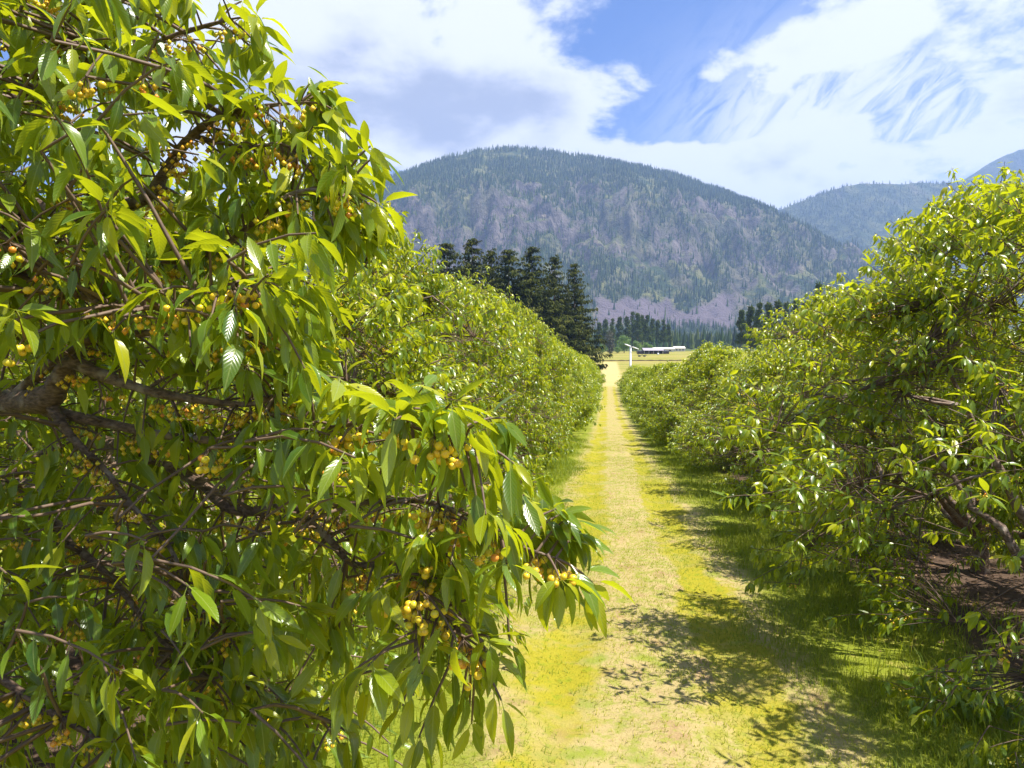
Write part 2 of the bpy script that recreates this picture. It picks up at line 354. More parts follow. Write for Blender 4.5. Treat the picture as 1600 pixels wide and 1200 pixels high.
def main_rock(u, v, z, sl, fine):
    px, py = pxy(u, v, z)
    r = sstep(0.86, 1.22, sl + 0.22 * fine) * (0.25 + 0.75 * sstep(-.5, .4, fbm(u / 130, v / 130, 51, 3)))
    r = np.maximum(r, 0.8 * sstep(.30, .55, fine + 0.5 * fbm(u / 220, v / 220, 52, 3)) * sstep(1060, 1200, px))
    low = 470 + 26 * fbm(px / 55, py * 0 + 1.5, 61, 3)
    tal = sstep(low - 3, low + 5, py) * (1 - sstep(500, 516, py + 14 * fbm(px / 40, py / 40, 62, 3))) * sstep(915, 940, px) * (1 - sstep(1135, 1165, px))
    return np.clip(r, 0, 1), tal
M_MTN = mountain_material('mountain_slope')
build_hill('mountain', MAIN, -3300, 2600, 500, 170, M_MTN, main_rock)
SIDE = Hill([(-400, 600), (900, 470), (1060, 400), (1150, 362), (1205, 334), (1250, 316), (1300, 298), (1340, 289), (1400, 291), (1450, 289), (1500, 292), (1600, 310), (1800, 360), (2300, 420)],
            2600, 3700, 4500, [(0, .0), (.3, .2), (1, 1)], 40, 60)
norock = lambda u, v, z, sl, fine: (0.5 * sstep(.5, .9, fine), np.zeros_like(u))
build_hill('side_mountain', SIDE, -400, 5200, 200, 80, mountain_material('side_slope', (0.045, 0.065, 0.03), (0.11, 0.12, 0.05), 0.014), norock)
FARM = Hill([(600, 520), (1300, 330), (1420, 296), (1480, 288), (1505, 280), (1540, 257), (1580, 239), (1610, 235), (1700, 238), (1850, 270), (2300, 380)],
            3800, 4550, 5400, [(0, .0), (.3, .2), (1, 1)], 80, 50)
build_hill('far_mountain', FARM, 1200, 6200, 200, 80, mountain_material('far_slope', (0.045, 0.065, 0.03), (0.09, 0.10, 0.05), 0.01), norock)

# far conifer forest on the slopes: uncountable, one mass
def cones(pos, h, w, r, k=4):
    """pos N,3 -> two stacked ragged cones per tree"""
    n = len(pos); ph = r.uniform(0, 6.28, n)[:, None] + np.arange(k)[None] * 2 * np.pi / k
    Vs, Ts, tint = [], [], []
    for lo, hi, wr in ((0.06, 0.70, 1.0), (0.42, 1.0, 0.62)):
        rr = w[:, None] * wr * r.uniform(0.7, 1.2, (n, k))
        ring = np.stack([pos[:, :1] + rr * np.cos(ph), pos[:, 1:2] + rr * np.sin(ph), pos[:, 2:3] + (h * lo)[:, None] + r.uniform(-.05, .05, (n, k)) * h[:, None]], -1)
        top = pos.copy(); top[:, 2] += h * hi
        Vs.append(np.concatenate([ring, top[:, None]], 1))
    V = np.stack(Vs, 1)  # n,2,k+1,3
    base = np.arange(n * 2)[:, None] * (k + 1); j = np.arange(k)[None]
    T = np.stack([base + j, base + (j + 1) % k, base + k + 0 * j], -1).reshape(-1, 3)
    return V.reshape(-1, 3), T, np.repeat(r.uniform(0, 1, n), 2 * (k + 1))
def scatter_forest():
    r = np.random.default_rng(5); Vs, Ts, Ti = [], [], []; n0 = 0
    def put(H, n, vlo, vhi, pxlo, pxhi, dens, hlo, hhi):
        nonlocal n0
        v = np.sqrt(r.uniform(vlo ** 2, vhi ** 2, n)); px = r.uniform(pxlo, pxhi, n); u = (px - 800) / F * v
        z = H.height(u, v); e = 6.0; s = np.hypot((H.height(u + e, v) - z) / e, (H.height(u, v + e) - z) / e)
        keep = r.uniform(0, 1, n) < dens(u, v, z, s); u, v, z = u[keep], v[keep], z[keep]
        x, y = cam_to_world(u, v); h = r.uniform(hlo, hhi, len(u)) * r.choice([0.7, 1.0, 1.15], len(u))
        V, T, ti = cones(np.stack([x, y, z - 1], -1), h, h * r.uniform(0.11, 0.17, len(u)), r)
        Vs.append(V); Ts.append(T + n0); Ti.append(ti); n0 += len(V)
    def dmain(u, v, z, s):
        rock, tal = main_rock(u, v, z, s, fbm(u / 55, v / 90, 27, 4)); c = fbm(u / 120, v / 120, 71, 4)
        return np.clip((0.85 + 0.8 * c) * (1 - 0.86 * rock) * (1 - 0.985 * tal), 0.015, 1)
    put(MAIN, 64000, 1500, 2960, 470, 1400, dmain, 13, 24)
    put(SIDE, 18000, 2650, 3730, 1130, 1640, lambda u, v, z, s: np.clip(0.75 + 0.8 * fbm(u / 150, v / 150, 72, 4), 0.1, 1), 12, 22)
    # flat forest at the foot of the mountain
    n = 5200; v = np.sqrt(r.uniform(720 ** 2, 1560 ** 2, n)); u = (r.uniform(330, 1700, n) - 800) / F * v
    x, y = cam_to_world(u, v); z = np.maximum(gz(x, y), 0) - 0.5; h = r.uniform(15, 27, n)
    V, T, ti = cones(np.stack([x, y, z], -1), h, h * r.uniform(0.12, 0.2, n), r, 6); Vs.append(V); Ts.append(T + n0); Ti.append(ti)
    o = obj('mountain_forest', mesh_tri('mountain_forest', np.vstack(Vs), np.vstack(Ts), dict(tint=np.concatenate(Ti) * 0.9), smooth=False), M_PINE)
    tag(o, 'dense conifer forest covering the mountain slopes and the valley floor below them', 'forest', kind='stuff')
scatter_forest()

# ------------------------------------------------------------------ leaves
def leaf_template(secs, curl, fold, twist, petiole=True):
    """unit-length leaf along +Y, upper side +Z, width ~0.36; returns verts, tris, uv"""
    V, T, U = [], [], []
    def wd(t): return 0.165 * math.sin(math.pi * t ** 0.86) ** 0.8 * (1.0 - 0.25 * t) + 0.002
    V.append((0, 0, 0)); U.append((.5, 0))
    for t in secs:
        w = wd(t); a = twist * t; zc = -curl * t * t
        y = t * (1 - 0.18 * curl * t)
        for sgn in (-1, 0, 1):
            x = sgn * w; zf = fold * abs(sgn) * w
            V.append((x * math.cos(a) - 0 * zf, y, zc + zf + x * math.sin(a))); U.append((.5 + sgn * .5 * w / .2, t))
    V.append((0, 1 - 0.18 * curl, -curl * 1.04)); U.append((.5, 1)); n = len(secs)
    T += [(0, 2, 1), (0, 3, 2)]
    for i in range(n - 1):
        b = 1 + 3 * i
        T += [(b, b + 1, b + 4), (b, b + 4, b + 3), (b + 1, b + 2, b + 5), (b + 1, b + 5, b + 4)]
    b = 1 + 3 * (n - 1); e = len(V) - 1; T += [(b, b + 1, e), (b + 1, b + 2, e)]
    if petiole:
        k = len(V); V += [(-.008, -.22, .03), (.008, -.22, .03), (0.012, .02, 0), (-.012, .02, 0)]; U += [(.5, 0)] * 4
        T += [(k, k + 1, k + 2), (k, k + 2, k + 3)]
    return np.array(V, float), np.array(T, int), np.array(U, float)
_lr = np.random.default_rng(3)
def template_set(secs, petiole): return [leaf_template(secs, c, f, tw, petiole) for c, f, tw in ((.12, .35, .1), (.32, .5, -.25), (.5, .3, .2), (.2, .15, -.1), (.75, .45, .1), (.4, .6, .4))]
TPL_HERO = template_set((.12, .36, .62, .85), True)
TPL_NEAR = template_set((.22, .5, .78), False)
TPL_FAR = template_set((.45,), False)

def leaf_frames(pos, d, up, length, r):
    """rotation matrices (columns: side, along, normal) scaled by length"""
    d = unit(d); n = up - (up * d).sum(-1, keepdims=True) * d; n = unit(n); s = np.cross(d, n)
    roll = r.normal(0, 0.35, len(d))[:, None]; n2 = n * np.cos(roll) + s * np.sin(roll); s2 = np.cross(d, n2)
    wid = r.uniform(0.85, 1.2, len(d))[:, None]
    return np.stack([s2 * wid, d, n2], -1) * length[:, None, None]
def leaf_mass(L, tpls, name, mat, uv=True):
    Vs, Ts, Us, Ti = [], [], [], []; n0 = 0
    for k, (V, T, U) in enumerate(tpls):
        q = np.where(L['k'] == k)[0]
        if not len(q): continue
        W = np.einsum('nij,vj->nvi', L['M'][q], V) + L['p'][q][:, None]
        Vs.append(W.reshape(-1, 3)); Ts.append((T[None] + (np.arange(len(q)) * len(V))[:, None, None] + n0).reshape(-1, 3)); n0 += len(q) * len(V)
        if uv: Us.append(np.tile(U, (len(q), 1)))
        Ti.append(np.repeat(L['t'][q], len(V)))
    return mesh_tri(name, np.vstack(Vs), np.vstack(Ts), dict(tint=np.concatenate(Ti)), np.vstack(Us) if uv else None)
def sub(L, idx): return {k: v[idx] for k, v in L.items()}
def shoot_leaves(shoots, r, lmin, lmax, per_m, whorl, big=1.0):
    """leaves hung along twigs: alternate on the shoot and a drooping whorl at the end"""
    Pp, D, Up, Ln, Ti = [], [], [], [], []
    for pts, vig in shoots:
        seg = np.linalg.norm(np.diff(pts, axis=0), axis=1); tot = seg.sum(); ax = unit(pts[-1] - pts[0])
        cl = np.concatenate([[0], np.cumsum(seg)]) / max(tot, 1e-6)
        n = max(2, int(tot * per_m)); s = np.sort(np.concatenate([r.uniform(0.12, 1.0, n), r.uniform(0.9, 1.0, r.integers(whorl[0], whorl[1] + 1))]))
        p = np.stack([np.interp(s, cl, pts[:, c]) for c in range(3)], 1)
        ph = np.arange(len(s)) * 2.4 + r.uniform(0, 6.28); ref = np.array([0.2, 0.1, 0.97]) if abs(ax[2]) < 0.85 else np.array([1., 0, 0])
        a = unit(np.cross(ax, ref)); b = np.cross(ax, a)
        rad = np.cos(ph)[:, None] * a + np.sin(ph)[:, None] * b
        dn = r.uniform(0.35, 1.25, (len(s), 1)); fw = r.uniform(0.1, 0.7, (len(s), 1))
        D.append(rad * 0.85 + ax * fw + np.array([0, 0, -1.0]) * dn + r.normal(0, .15, (len(s), 3)))
        Up.append(np.array([0, 0, 1.0]) * 0.9 + rad * 0.8 + r.normal(0, .2, (len(s), 3)))
        l = r.uniform(lmin, lmax, len(s)) * (1 - 0.35 * (s > .97) * r.uniform(0, 1, len(s))); Ln.append(l); Pp.append(p + unit(D[-1]) * l[:, None] * 0.2)
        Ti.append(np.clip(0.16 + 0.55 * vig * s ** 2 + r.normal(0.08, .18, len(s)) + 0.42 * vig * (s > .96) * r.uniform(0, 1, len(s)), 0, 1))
    p = np.vstack(Pp); Ln = np.concatenate(Ln) * big
    return dict(p=p, M=leaf_frames(p, np.vstack(D), np.vstack(Up), Ln, r), k=r.integers(0, 6, len(p)), t=np.concatenate(Ti), len=Ln)

ICO = None
def ico():
    g = (1 + 5 ** .5) / 2
    V = unit(np.array([(-1, g, 0), (1, g, 0), (-1, -g, 0), (1, -g, 0), (0, -1, g), (0, 1, g), (0, -1, -g), (0, 1, -g), (g, 0, -1), (g, 0, 1), (-g, 0, -1), (-g, 0, 1)], float))
    T = [(0, 11, 5), (0, 5, 1), (0, 1, 7), (0, 7, 10), (0, 10, 11), (1, 5, 9), (5, 11, 4), (11, 10, 2), (10, 7, 6), (7, 1, 8), (3, 9, 4), (3, 4, 2), (3, 2, 6), (3, 6, 8), (3, 8, 9), (4, 9, 5), (2, 4, 11), (6, 2, 10), (8, 6, 7), (9, 8, 1)]
    V = list(map(tuple, V)); T2 = []; mid = {}
    def md(a, b):
        k = (min(a, b), max(a, b))
        if k not in mid: V.append(tuple(unit(np.array(V[a]) + np.array(V[b])))); mid[k] = len(V) - 1
        return mid[k]
    for a, b, c in T: x, y, z = md(a, b), md(b, c), md(c, a); T2 += [(a, x, z), (b, y, x), (c, z, y), (x, y, z)]
    return np.array(V), np.array(T2), np.array(T), 12
IV, IT2, IT1, _ = ico()
CHERRY_ME = mesh_tri('cherry', IV * np.array([1, 1, .95]), IT2); CHERRY_ME.materials.append(M_FRUITO)
LEAF_ME = [mesh_tri('leaf', V, T, uv=U) for V, T, U in TPL_HERO]
for me_ in LEAF_ME: me_.materials.append(M_LEAFO)

def curve_pts(a, b, n, sag, r, wob=0.05):
    t = np.linspace(0, 1, n)[:, None]; p = a * (1 - t) + b * t
    L = np.linalg.norm(b - a); p = p + np.array([0, 0, 1.0]) * (sag * L * np.sin(np.pi * t))
    p[1:-1] += r.normal(0, wob * L / n, (n - 2, 3)); return p
def prof_r(z, H):
    return np.interp(z / H, [0, .06, .16, .34, .55, .75, .9, 1.0], [.55, .80, .95, 1.0, .92, .70, .42, .12])
def cherry_skeleton(seed, H, R, nshoot):
    """returns trunk MB, list of limb MBs, twig MB, shoots (pts, vigour), spur points"""
    r = np.random.default_rng(seed); trunk = MB(); limbs = []; twig = MB()
    th = 0.55 + r.uniform(0, .2); tp = np.array([[0, 0, -.08], [.01, 0, .15], [.02, .02, th * .6], [.03, .0, th]])
    trunk.tube(tp, [.16, .125, .11, .12], 9)
    nodes = [tp[-1]]
    nl = 8
    for i in range(nl):
        a = i * 2 * np.pi / nl + r.uniform(-.3, .3); zt = H * (r.uniform(.50, .9) if i % 2 else r.uniform(.22, .5)); rr = R * prof_r(zt, H) * r.uniform(.55, .8)
        e = np.array([math.cos(a) * rr, math.sin(a) * rr, zt]); m = np.array([math.cos(a) * rr * .55, math.sin(a) * rr * .55, th + (zt - th) * .38])
        t = np.linspace(0, 1, 9)[:, None]; p = (1 - t) ** 2 * tp[-1] + 2 * t * (1 - t) * m + t ** 2 * e
        p[1:-1] += r.normal(0, .035, (7, 3)); lb = MB(); lb.tube(p, np.linspace(.075, .018, 9), 6); limbs.append(lb); nodes += list(p[1:])
        for _ in range(3):
            j = r.integers(3, 8); d = unit(np.array([math.cos(a + r.uniform(-1.1, 1.1)), math.sin(a + r.uniform(-1.1, 1.1)), r.uniform(-.25, .9)]))
            q = curve_pts(p[j], p[j] + d * r.uniform(.6, 1.3) * R / 2.6, 6, .06, r); lb.tube(q, np.linspace(.026, .01, 6), 5); nodes += list(q[1:])
    nodes = np.array(nodes); shoots = []; spurs = []
    lump = r.uniform(0, 6.28, 6)
    k = 0; bz, ba, bf, hub = 0, 0, 1, None
    while k < nshoot:
        if k % 22 == 0: hub = None; bz = H * r.uniform(.04, 1.0) ** 0.92; ba = r.uniform(0, 6.283); bf = 1 - abs(r.normal(0, .22)); bs = r.uniform(.13, .28)
        z = min(max(bz + r.normal(0, bs), .2), H * 1.03); a = ba + r.normal(0, bs) / max(R * prof_r(bz, H), .5)
        R0 = R * prof_r(z, H) * (1 + .10 * math.sin(3 * a + lump[0] + z) + .09 * math.sin(5 * a + lump[1] - 2 * z) + .07 * math.sin(2.6 * z + lump[2] + a * 2))
        fr = min(max(bf + r.normal(0, .06) * (1 if k % 5 else 4), .25), 1.06)
        b = np.array([math.cos(a) * R0 * fr, math.sin(a) * R0 * fr, z])
        up = r.uniform(-.25, .35) + 1.2 * (z / H) ** 1.6
        d = unit(np.array([math.cos(a), math.sin(a), up]) + r.normal(0, .38, 3)); L = r.uniform(.22, .58) * (1 + .5 * (z / H > .8))
        pts = np.array([b + d * L * s + np.array([0, 0, -.16 * L * s * s * (1.2 - z / H)]) for s in (0, .35, .7, 1.0)])
        if pts[-1][2] < .22: pts[:, 2] += .25 - pts[-1][2]
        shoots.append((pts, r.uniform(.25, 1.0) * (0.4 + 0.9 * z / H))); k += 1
        if hub is None:
            j = np.argmin(((nodes - b) ** 2).sum(1) + 0.3 * np.maximum(nodes[:, 2] - b[2], 0)); hub = b * .85 + nodes[j] * .15
            twig.tube(curve_pts(nodes[j], hub, 4, .05, r), np.linspace(.014, .008, 4), 3, False)
        else: twig.tube(curve_pts(hub, b, 3, .05, r), [.007, .006, .005], 3, False)
        twig.tube(pts, [.006, .005, .004, .003], 3, False)
        if r.uniform() < .22: spurs.append(pts[0] + d * L * r.uniform(0, .5))
    return trunk, limbs, twig, shoots, np.array(spurs)
def fruit_at(spurs, r, n=(4, 9), rad=.0105, stem=None):
    C = []
    for s in spurs:
        for _ in range(r.integers(*n)):
            c = s + np.array([r.normal(0, .028), r.normal(0, .028), -r.uniform(.025, .075)])
            C.append(c)
            if stem is not None: stem.tube([s, (s + c) / 2 + np.array([0, 0, .008]), c], [.0013, .0011, .001], 3, False)
    return np.array(C)
def fruit_mesh(C, r, rad=.0105):
    n = len(C); s = rad * r.uniform(.85, 1.15, n)
    O = np.array([(1, 0, 0), (0, 1, 0), (-1, 0, 0), (0, -1, 0), (0, 0, 1), (0, 0, -1)], float) * 1.08
    V = (O[None] * s[:, None, None] + C[:, None]).reshape(-1, 3); T = (np.array([(0, 1, 4), (1, 2, 4), (2, 3, 4), (3, 0, 4), (1, 0, 5), (2, 1, 5), (3, 2, 5), (0, 3, 5)])[None] + (np.arange(n) * 6)[:, None, None]).reshape(-1, 3)
    return mesh_tri('fruit', V, T, dict(tint=np.repeat(r.uniform(0, 1, n), 6)))

def in_view(p, margin=40):
    q = (np.linalg.inv(CAMM) @ np.c_[p, np.ones(len(p))].T)[:3].T; dep = -q[:, 2]
    px = 800 + F * q[:, 0] / np.maximum(dep, .01); py = 600 - F * q[:, 1] / np.maximum(dep, .01)
    return (dep > .3) & (px > -margin) & (px < 1600 + margin) & (py > -margin) & (py < 1200 + margin), dep
def leaf_objects(L, parent, W, n=300):
    """the n leaves of L that show largest as single leaf parts; W: world matrix of the tree (4x4)"""
    pw = (W[:3, :3] @ L['p'].T).T + W[:3, 3]; ok, dep = in_view(pw)
    cc = W[:3, 3] + np.array([0, 0, 2.2]); tc = unit(np.array([0, 0, CAMZ]) - cc); front = (unit(pw - cc) @ tc)
    score = np.where(ok, L['len'] / dep * (1 + 1.0 * np.clip(front, -.5, 1)), -1); idx = np.argsort(-score)[:n]; idx = idx[score[idx] > 0]
    for i in idx:
        o = bpy.data.objects.new('leaf', LEAF_ME[int(L['k'][i])]); COL.objects.link(o); o.parent = parent
        m = Matrix.Identity(4)
        for a in range(3):
            for b in range(3): m[a][b] = float(L['M'][i][a, b])
            m[a][3] = float(L['p'][i][a])
        o.matrix_local = m

# ------------------------------------------------------------------ orchard rows
def make_variant(seed, H, R, nshoot, tpls, lrange, per_m, whorl, big, hold, uv):
    trunk, limbs, twig, shoots, spurs = cherry_skeleton(seed, H, R, nshoot); r = np.random.default_rng(seed + 99)
    L = shoot_leaves(shoots, r, *lrange, per_m, whorl, big); pick = r.uniform(0, 1, len(L['p'])) < hold
    d = dict(H=H, trunk=trunk.mesh('trunk'), limbs=[l.mesh('limb') for l in limbs], extra=sub(L, pick))
    d['foliage'] = leaf_mass(sub(L, ~pick), tpls, 'foliage', None, uv)
    stem = MB(); C = fruit_at(spurs, r, stem=None); d['fruit'] = fruit_mesh(C, r)
    d['twigs'] = twig.mesh('twigs')
    for k, mt in (('trunk', M_BARK), ('twigs', M_TWIG), ('foliage', M_LEAFV if uv else M_LEAF), ('fruit', M_FRUIT)): d[k].materials.append(mt)
    for l in d['limbs']: l.materials.append(M_BARK)
    return d
NEAR = [make_variant(s, 5.5, 2.95, 1900, TPL_NEAR, (.095, .160), 22, (4, 8), 1.0, .10, True) for s in (11, 12)]
MID = [make_variant(s, 5.5, 2.95, 1500, TPL_FAR, (.12, .18), 18, (5, 8), 1.2, 0, False) for s in (21, 22)]
FAR = [make_variant(s, 5.5, 2.95, 900, TPL_FAR, (.15, .23), 10, (3, 5), 1.3, 0, False) for s in (31, 32)]
def place_cherry(V, x, y, rz, sc, label, group, detail, singles=0):
    t = tag(empty('cherry_tree', (x, y, float(gz(x, y)) - .02), rz, sc), label, 'cherry tree', group)
    obj('trunk', V['trunk'], None, t)
    for l in V['limbs'] if detail else []: obj('limb', l, None, t)
    if detail: tag(obj('twigs', V['twigs'], None, t), kind='stuff')
    tag(obj('foliage', V['foliage'], None, t), kind='stuff')
    if detail: tag(obj('fruit', V['fruit'], None, t), 'clusters of ripening yellow cherries', kind='stuff')
    if singles:
        W = np.array(Matrix.Translation(t.location) @ Matrix.Rotation(rz, 4, 'Z') @ Matrix.Diagonal((*t.scale, 1))); leaf_objects(V['extra'], t, W, singles)
    return t
GL, GR = 'cherry trees in the row left of the path', 'cherry trees in the row right of the path'
ordw = ['first', 'second', 'third', 'fourth', 'fifth', 'sixth', 'seventh', 'eighth']
def row(xc, y0, spacing, yend, heights, side, group, seed):
    r = np.random.default_rng(seed); y = y0; i = 0
    while y < yend:
        h = float(np.interp(y, *heights)) * r.uniform(.88, 1.08); sc = (r.uniform(.97, 1.07), r.uniform(.97, 1.07), h / 5.5)
        x = xc + r.uniform(-.35, .35) - (.55 if side == 'right' and i == 0 else 0); rz = r.uniform(0, 6.28)
        if i < 3: V, det, sg = NEAR[(i + (side == 'right')) % 2], True, 300
        elif i < 6: V, det, sg = NEAR[i % 2], True, 0
        elif i < 13: V, det, sg = MID[i % 2], True, 0
        else: V, det, sg = FAR[i % 2], False, 0
        if i < 6:
            lab = (['leafy cherry tree with long drooping leaves just behind the large foreground tree on the left', 'bushy cherry tree, second behind the big foreground tree, its top against the mountain'] + [f'sunlit cherry tree in the left row, {w} behind the big foreground tree' for w in ordw[2:6]])[i] if side == 'left' else \
                  (['shaded cherry tree at the lower right corner with branches reaching over the grass', 'tallest cherry tree on the right with upright leafy leaders against the mountain'] + [f'cherry tree in the right row, {w} from the tall one toward the field' for w in ordw[0:4]])[i]
        elif i < 13: lab = f'cherry tree in the middle stretch of the {side} row beside the grass path'
        else: lab = f'small distant cherry tree in the far half of the {side} row, toward the hay field'
        place_cherry(V, x, y, rz, sc, lab, group, det, sg)
        y += spacing * r.uniform(.94, 1.06); i += 1
row(-4.55, 7.0, 4.1, 157, ([5, 8.5, 11, 30, 80, 150], [4.4, 4.9, 5.5, 6.0, 6.0, 5.6]), 'left', GL, 1)
row(5.7, 7.3, 4.1, 159, ([5, 8, 11.4, 15.5, 19, 23, 35, 80, 160], [4.8, 5.2, 6.0, 5.0, 4.2, 4.1, 4.6, 4.7, 4.3]), 'right', GR, 2)

r2 = np.random.default_rng(33)
for k, (x, y) in enumerate([(15.3, 9.5 + 4.3 * i) for i in range(7)] + [(-14.4, 9 + 4.3 * i) for i in range(5)]):
    side = 'right' if x > 0 else 'left'
    place_cherry(MID[k % 2], x + r2.uniform(-.3, .3), y, r2.uniform(0, 6), (1, 1, r2.uniform(.9, 1.0)), f'cherry tree of the next row back, glimpsed through the {side} row', f'cherry trees of the second row on the {side}', True)

# ------------------------------------------------------------------ the big tree in the left foreground
def hero():
    r = np.random.default_rng(404); bx, by = -4.4, 2.3; gzb = float(gz(bx, by)); base = np.array([bx, by, gzb])
    root = tag(empty('cherry_tree', base), 'big cherry tree filling the left foreground, hung with clusters of yellow cherries', 'cherry tree', GL)
    top = np.array([.12, .08, 1.35]); tr = MB(); tr.tube([[0, 0, -.1], [.02, 0, .3], [.05, .04, .8], top], [.19, .15, .13, .13], 10); tr.build('trunk', M_BARK, root)
    limbs_px = [  # (photo x, photo y, distance, radius) from the fork outward
        [('T', .11), (-60, 650, 3.5, .085), (10, 632, 3.15, .062), (75, 622, 2.95, .055), (92, 595, 2.9, .045), (112, 566, 2.85, .034), (150, 582, 2.8, .025), (230, 610, 2.7, .019), (300, 623, 2.6, .016), (390, 632, 2.5, .011), (440, 612, 2.4, .008)],
        [(75, 626, 2.95, .03), (110, 680, 2.85, .016), (165, 735, 2.75, .013), (205, 790, 2.65, .011), (262, 850, 2.6, .009), (300, 930, 2.5, .007), (350, 985, 2.45, .005)],
        [(70, 640, 3.0, .03), (160, 660, 2.9, .02), (270, 682, 2.7, .015), (400, 690, 2.45, .011), (520, 668, 2.2, .009), (600, 655, 2.05, .007), (660, 672, 1.95, .005), (740, 690, 1.9, .004)],
        [('T', .09), (60, 720, 3.8, .05), (190, 700, 3.3, .036), (310, 752, 3.0, .028), (345, 785, 2.9, .026), (385, 800, 2.8, .022), (450, 795, 2.65, .016), (510, 838, 2.5, .014), (552, 882, 2.4, .012), (620, 880, 2.3, .010), (660, 920, 2.2, .008), (700, 965, 2.15, .006), (745, 1025, 2.1, .004)],
        [(450, 795, 2.65, .014), (540, 788, 2.45, .011), (620, 782, 2.3, .010), (685, 788, 2.2, .008), (735, 815, 2.15, .006), (800, 848, 2.1, .005), (868, 872, 2.1, .003)],
        [(685, 788, 2.2, .006), (692, 840, 2.15, .005), (655, 920, 2.1, .004), (650, 1000, 2.05, .003)],
        [('T', .07), (-20, 760, 3.6, .03), (110, 850, 3.1, .018), (160, 890, 2.9, .014), (200, 935, 2.7, .011), (250, 1000, 2.55, .008), (330, 1060, 2.4, .005)],
        [('T', .09), (0, 900, 3.9, .03), (120, 960, 3.4, .02), (230, 1010, 3.0, .014), (400, 1080, 2.6, .009), (520, 1130, 2.4, .005)],
        [('T', .10), (-120, 420, 3.5, .07), (20, 330, 3.2, .045), (140, 330, 3.0, .034), (225, 312, 2.9, .026), (262, 262, 2.85, .022), (300, 212, 2.8, .018), (350, 180, 2.7, .013), (420, 165, 2.6, .009), (478, 160, 2.55, .005)],
        [(140, 330, 3.0, .02), (230, 400, 2.8, .016), (320, 400, 2.65, .013), (400, 345, 2.55, .010), (450, 305, 2.5, .008), (500, 296, 2.45, .006), (548, 300, 2.4, .004)],
        [(300, 212, 2.8, .012), (380, 230, 2.7, .008), (440, 225, 2.6, .006), (470, 250, 2.55, .004)],
        [('T', .08), (-160, 300, 3.6, .06), (-60, 120, 3.4, .04), (30, 0, 3.2, .025), (90, -120, 3.1, .012)],
        [(-60, 120, 3.4, .03), (60, 160, 3.0, .02), (160, 110, 2.8, .014), (260, 60, 2.7, .010), (360, 30, 2.6, .006)],
        [(20, 330, 3.2, .03), (60, 420, 2.8, .018), (150, 470, 2.5, .012), (250, 480, 2.3, .009), (330, 450, 2.15, .006), (390, 440, 2.1, .004)],
        [(10, 632, 3.15, .03), (120, 540, 2.9, .02), (240, 520, 2.7, .014), (340, 530, 2.6, .010), (430, 500, 2.5, .006)],
        [('T', .08), (-60, 540, 4.2, .05), (120, 480, 4.4, .035), (300, 470, 4.5, .02), (420, 430, 4.5, .01)],
        [('T', .08), (60, 800, 4.4, .045), (260, 830, 4.2, .03), (430, 880, 3.9, .018), (560, 930, 3.7, .01)],
        [('T', .07), (-200, 800, 3.0, .04), (-60, 1000, 2.6, .02), (60, 1100, 2.4, .012), (200, 1180, 2.3, .006)]]
    nodes = [top]; fine = []
    for lp in limbs_px:
        pts = np.array([top if q[0] == 'T' else P(*q[:3]) - base for q in lp]); rad = np.array([q[-1] for q in lp])
        t = np.arange(len(pts)); tt = np.linspace(0, len(pts) - 1, (len(pts) - 1) * 4 + 1)
        pp = np.zeros((len(tt), 3))
        for a, s in enumerate(tt):     # Catmull-Rom through the traced points
            i = min(int(s), len(pts) - 2); f = s - i; p0, p1, p2, p3 = pts[max(i - 1, 0)], pts[i], pts[i + 1], pts[min(i + 2, len(pts) - 1)]
            pp[a] = .5 * (2 * p1 + (p2 - p0) * f + (2 * p0 - 5 * p1 + 4 * p2 - p3) * f * f + (3 * p1 - p0 - 3 * p2 + p3) * f ** 3)
        rr = np.interp(tt, t, rad) * (1 + .12 * r.uniform(-1, 1, len(tt))); lb = MB(); lb.tube(pp, rr, 8); lb.build('limb', M_BARK, root)
        nodes += list(pp); fine += [(pp[i], unit(pp[min(i + 1, len(pp) - 1)] - pp[max(i - 1, 0)]), rr[i]) for i in range(2, len(pp)) if rr[i] < .034]
    nodes = np.array(nodes); twig = MB(); shoots = []; spurs = []; sparse = []
    open_px = np.array([s for lp in ([(10, 632), (75, 622), (112, 566), (150, 582), (230, 610), (300, 623), (375, 631)], [(75, 640), (110, 680), (165, 735), (200, 785)], [(110, 655), (180, 665)],
                [(305, 752), (345, 785), (385, 800)], [(510, 838), (552, 882)], [(615, 782), (685, 788)], [(120, 858), (160, 890), (200, 935)], [(225, 312), (262, 262), (300, 212)])
                for a, b in zip(lp[:-1], lp[1:]) for s in np.linspace(a, b, 8)])
    def prune(pw):   # branches that stand free of leaves
        q = (np.linalg.inv(CAMM) @ np.c_[pw, np.ones(len(pw))].T)[:3].T; dep = np.maximum(-q[:, 2], .05); px = np.stack([800 + F * q[:, 0] / dep, 600 - F * q[:, 1] / dep], 1)
        m = np.zeros(len(pw), bool)
        for s in open_px: m |= (np.hypot(*(px - s).T) < 34) & (dep < 3.1)
        sp_ = np.array(spurs) + base; qs = (np.linalg.inv(CAMM) @ np.c_[sp_, np.ones(len(sp_))].T)[:3].T; ds = np.maximum(-qs[:, 2], .05); ps = np.stack([800 + F * qs[:, 0] / ds, 600 - F * qs[:, 1] / ds], 1)
        vis = r.uniform(0, 1, len(pw)) < .85
        for s, d_ in zip(ps, ds):
            if d_ < 3.0: m |= (np.hypot(*(px - s - np.array([0, 18])).T) < 30) & (dep < d_ + .03) & vis
        m |= ((px[:, 0] > 560) & (px[:, 1] > 930) & (r.uniform(0, 1, len(pw)) < .6)) | ((px[:, 0] < 330) & (px[:, 1] > 560) & (px[:, 1] < 960) & (dep < 2.6) & (r.uniform(0, 1, len(pw)) < .55))
        return m
    ground_ok = lambda p: p[2] > .18
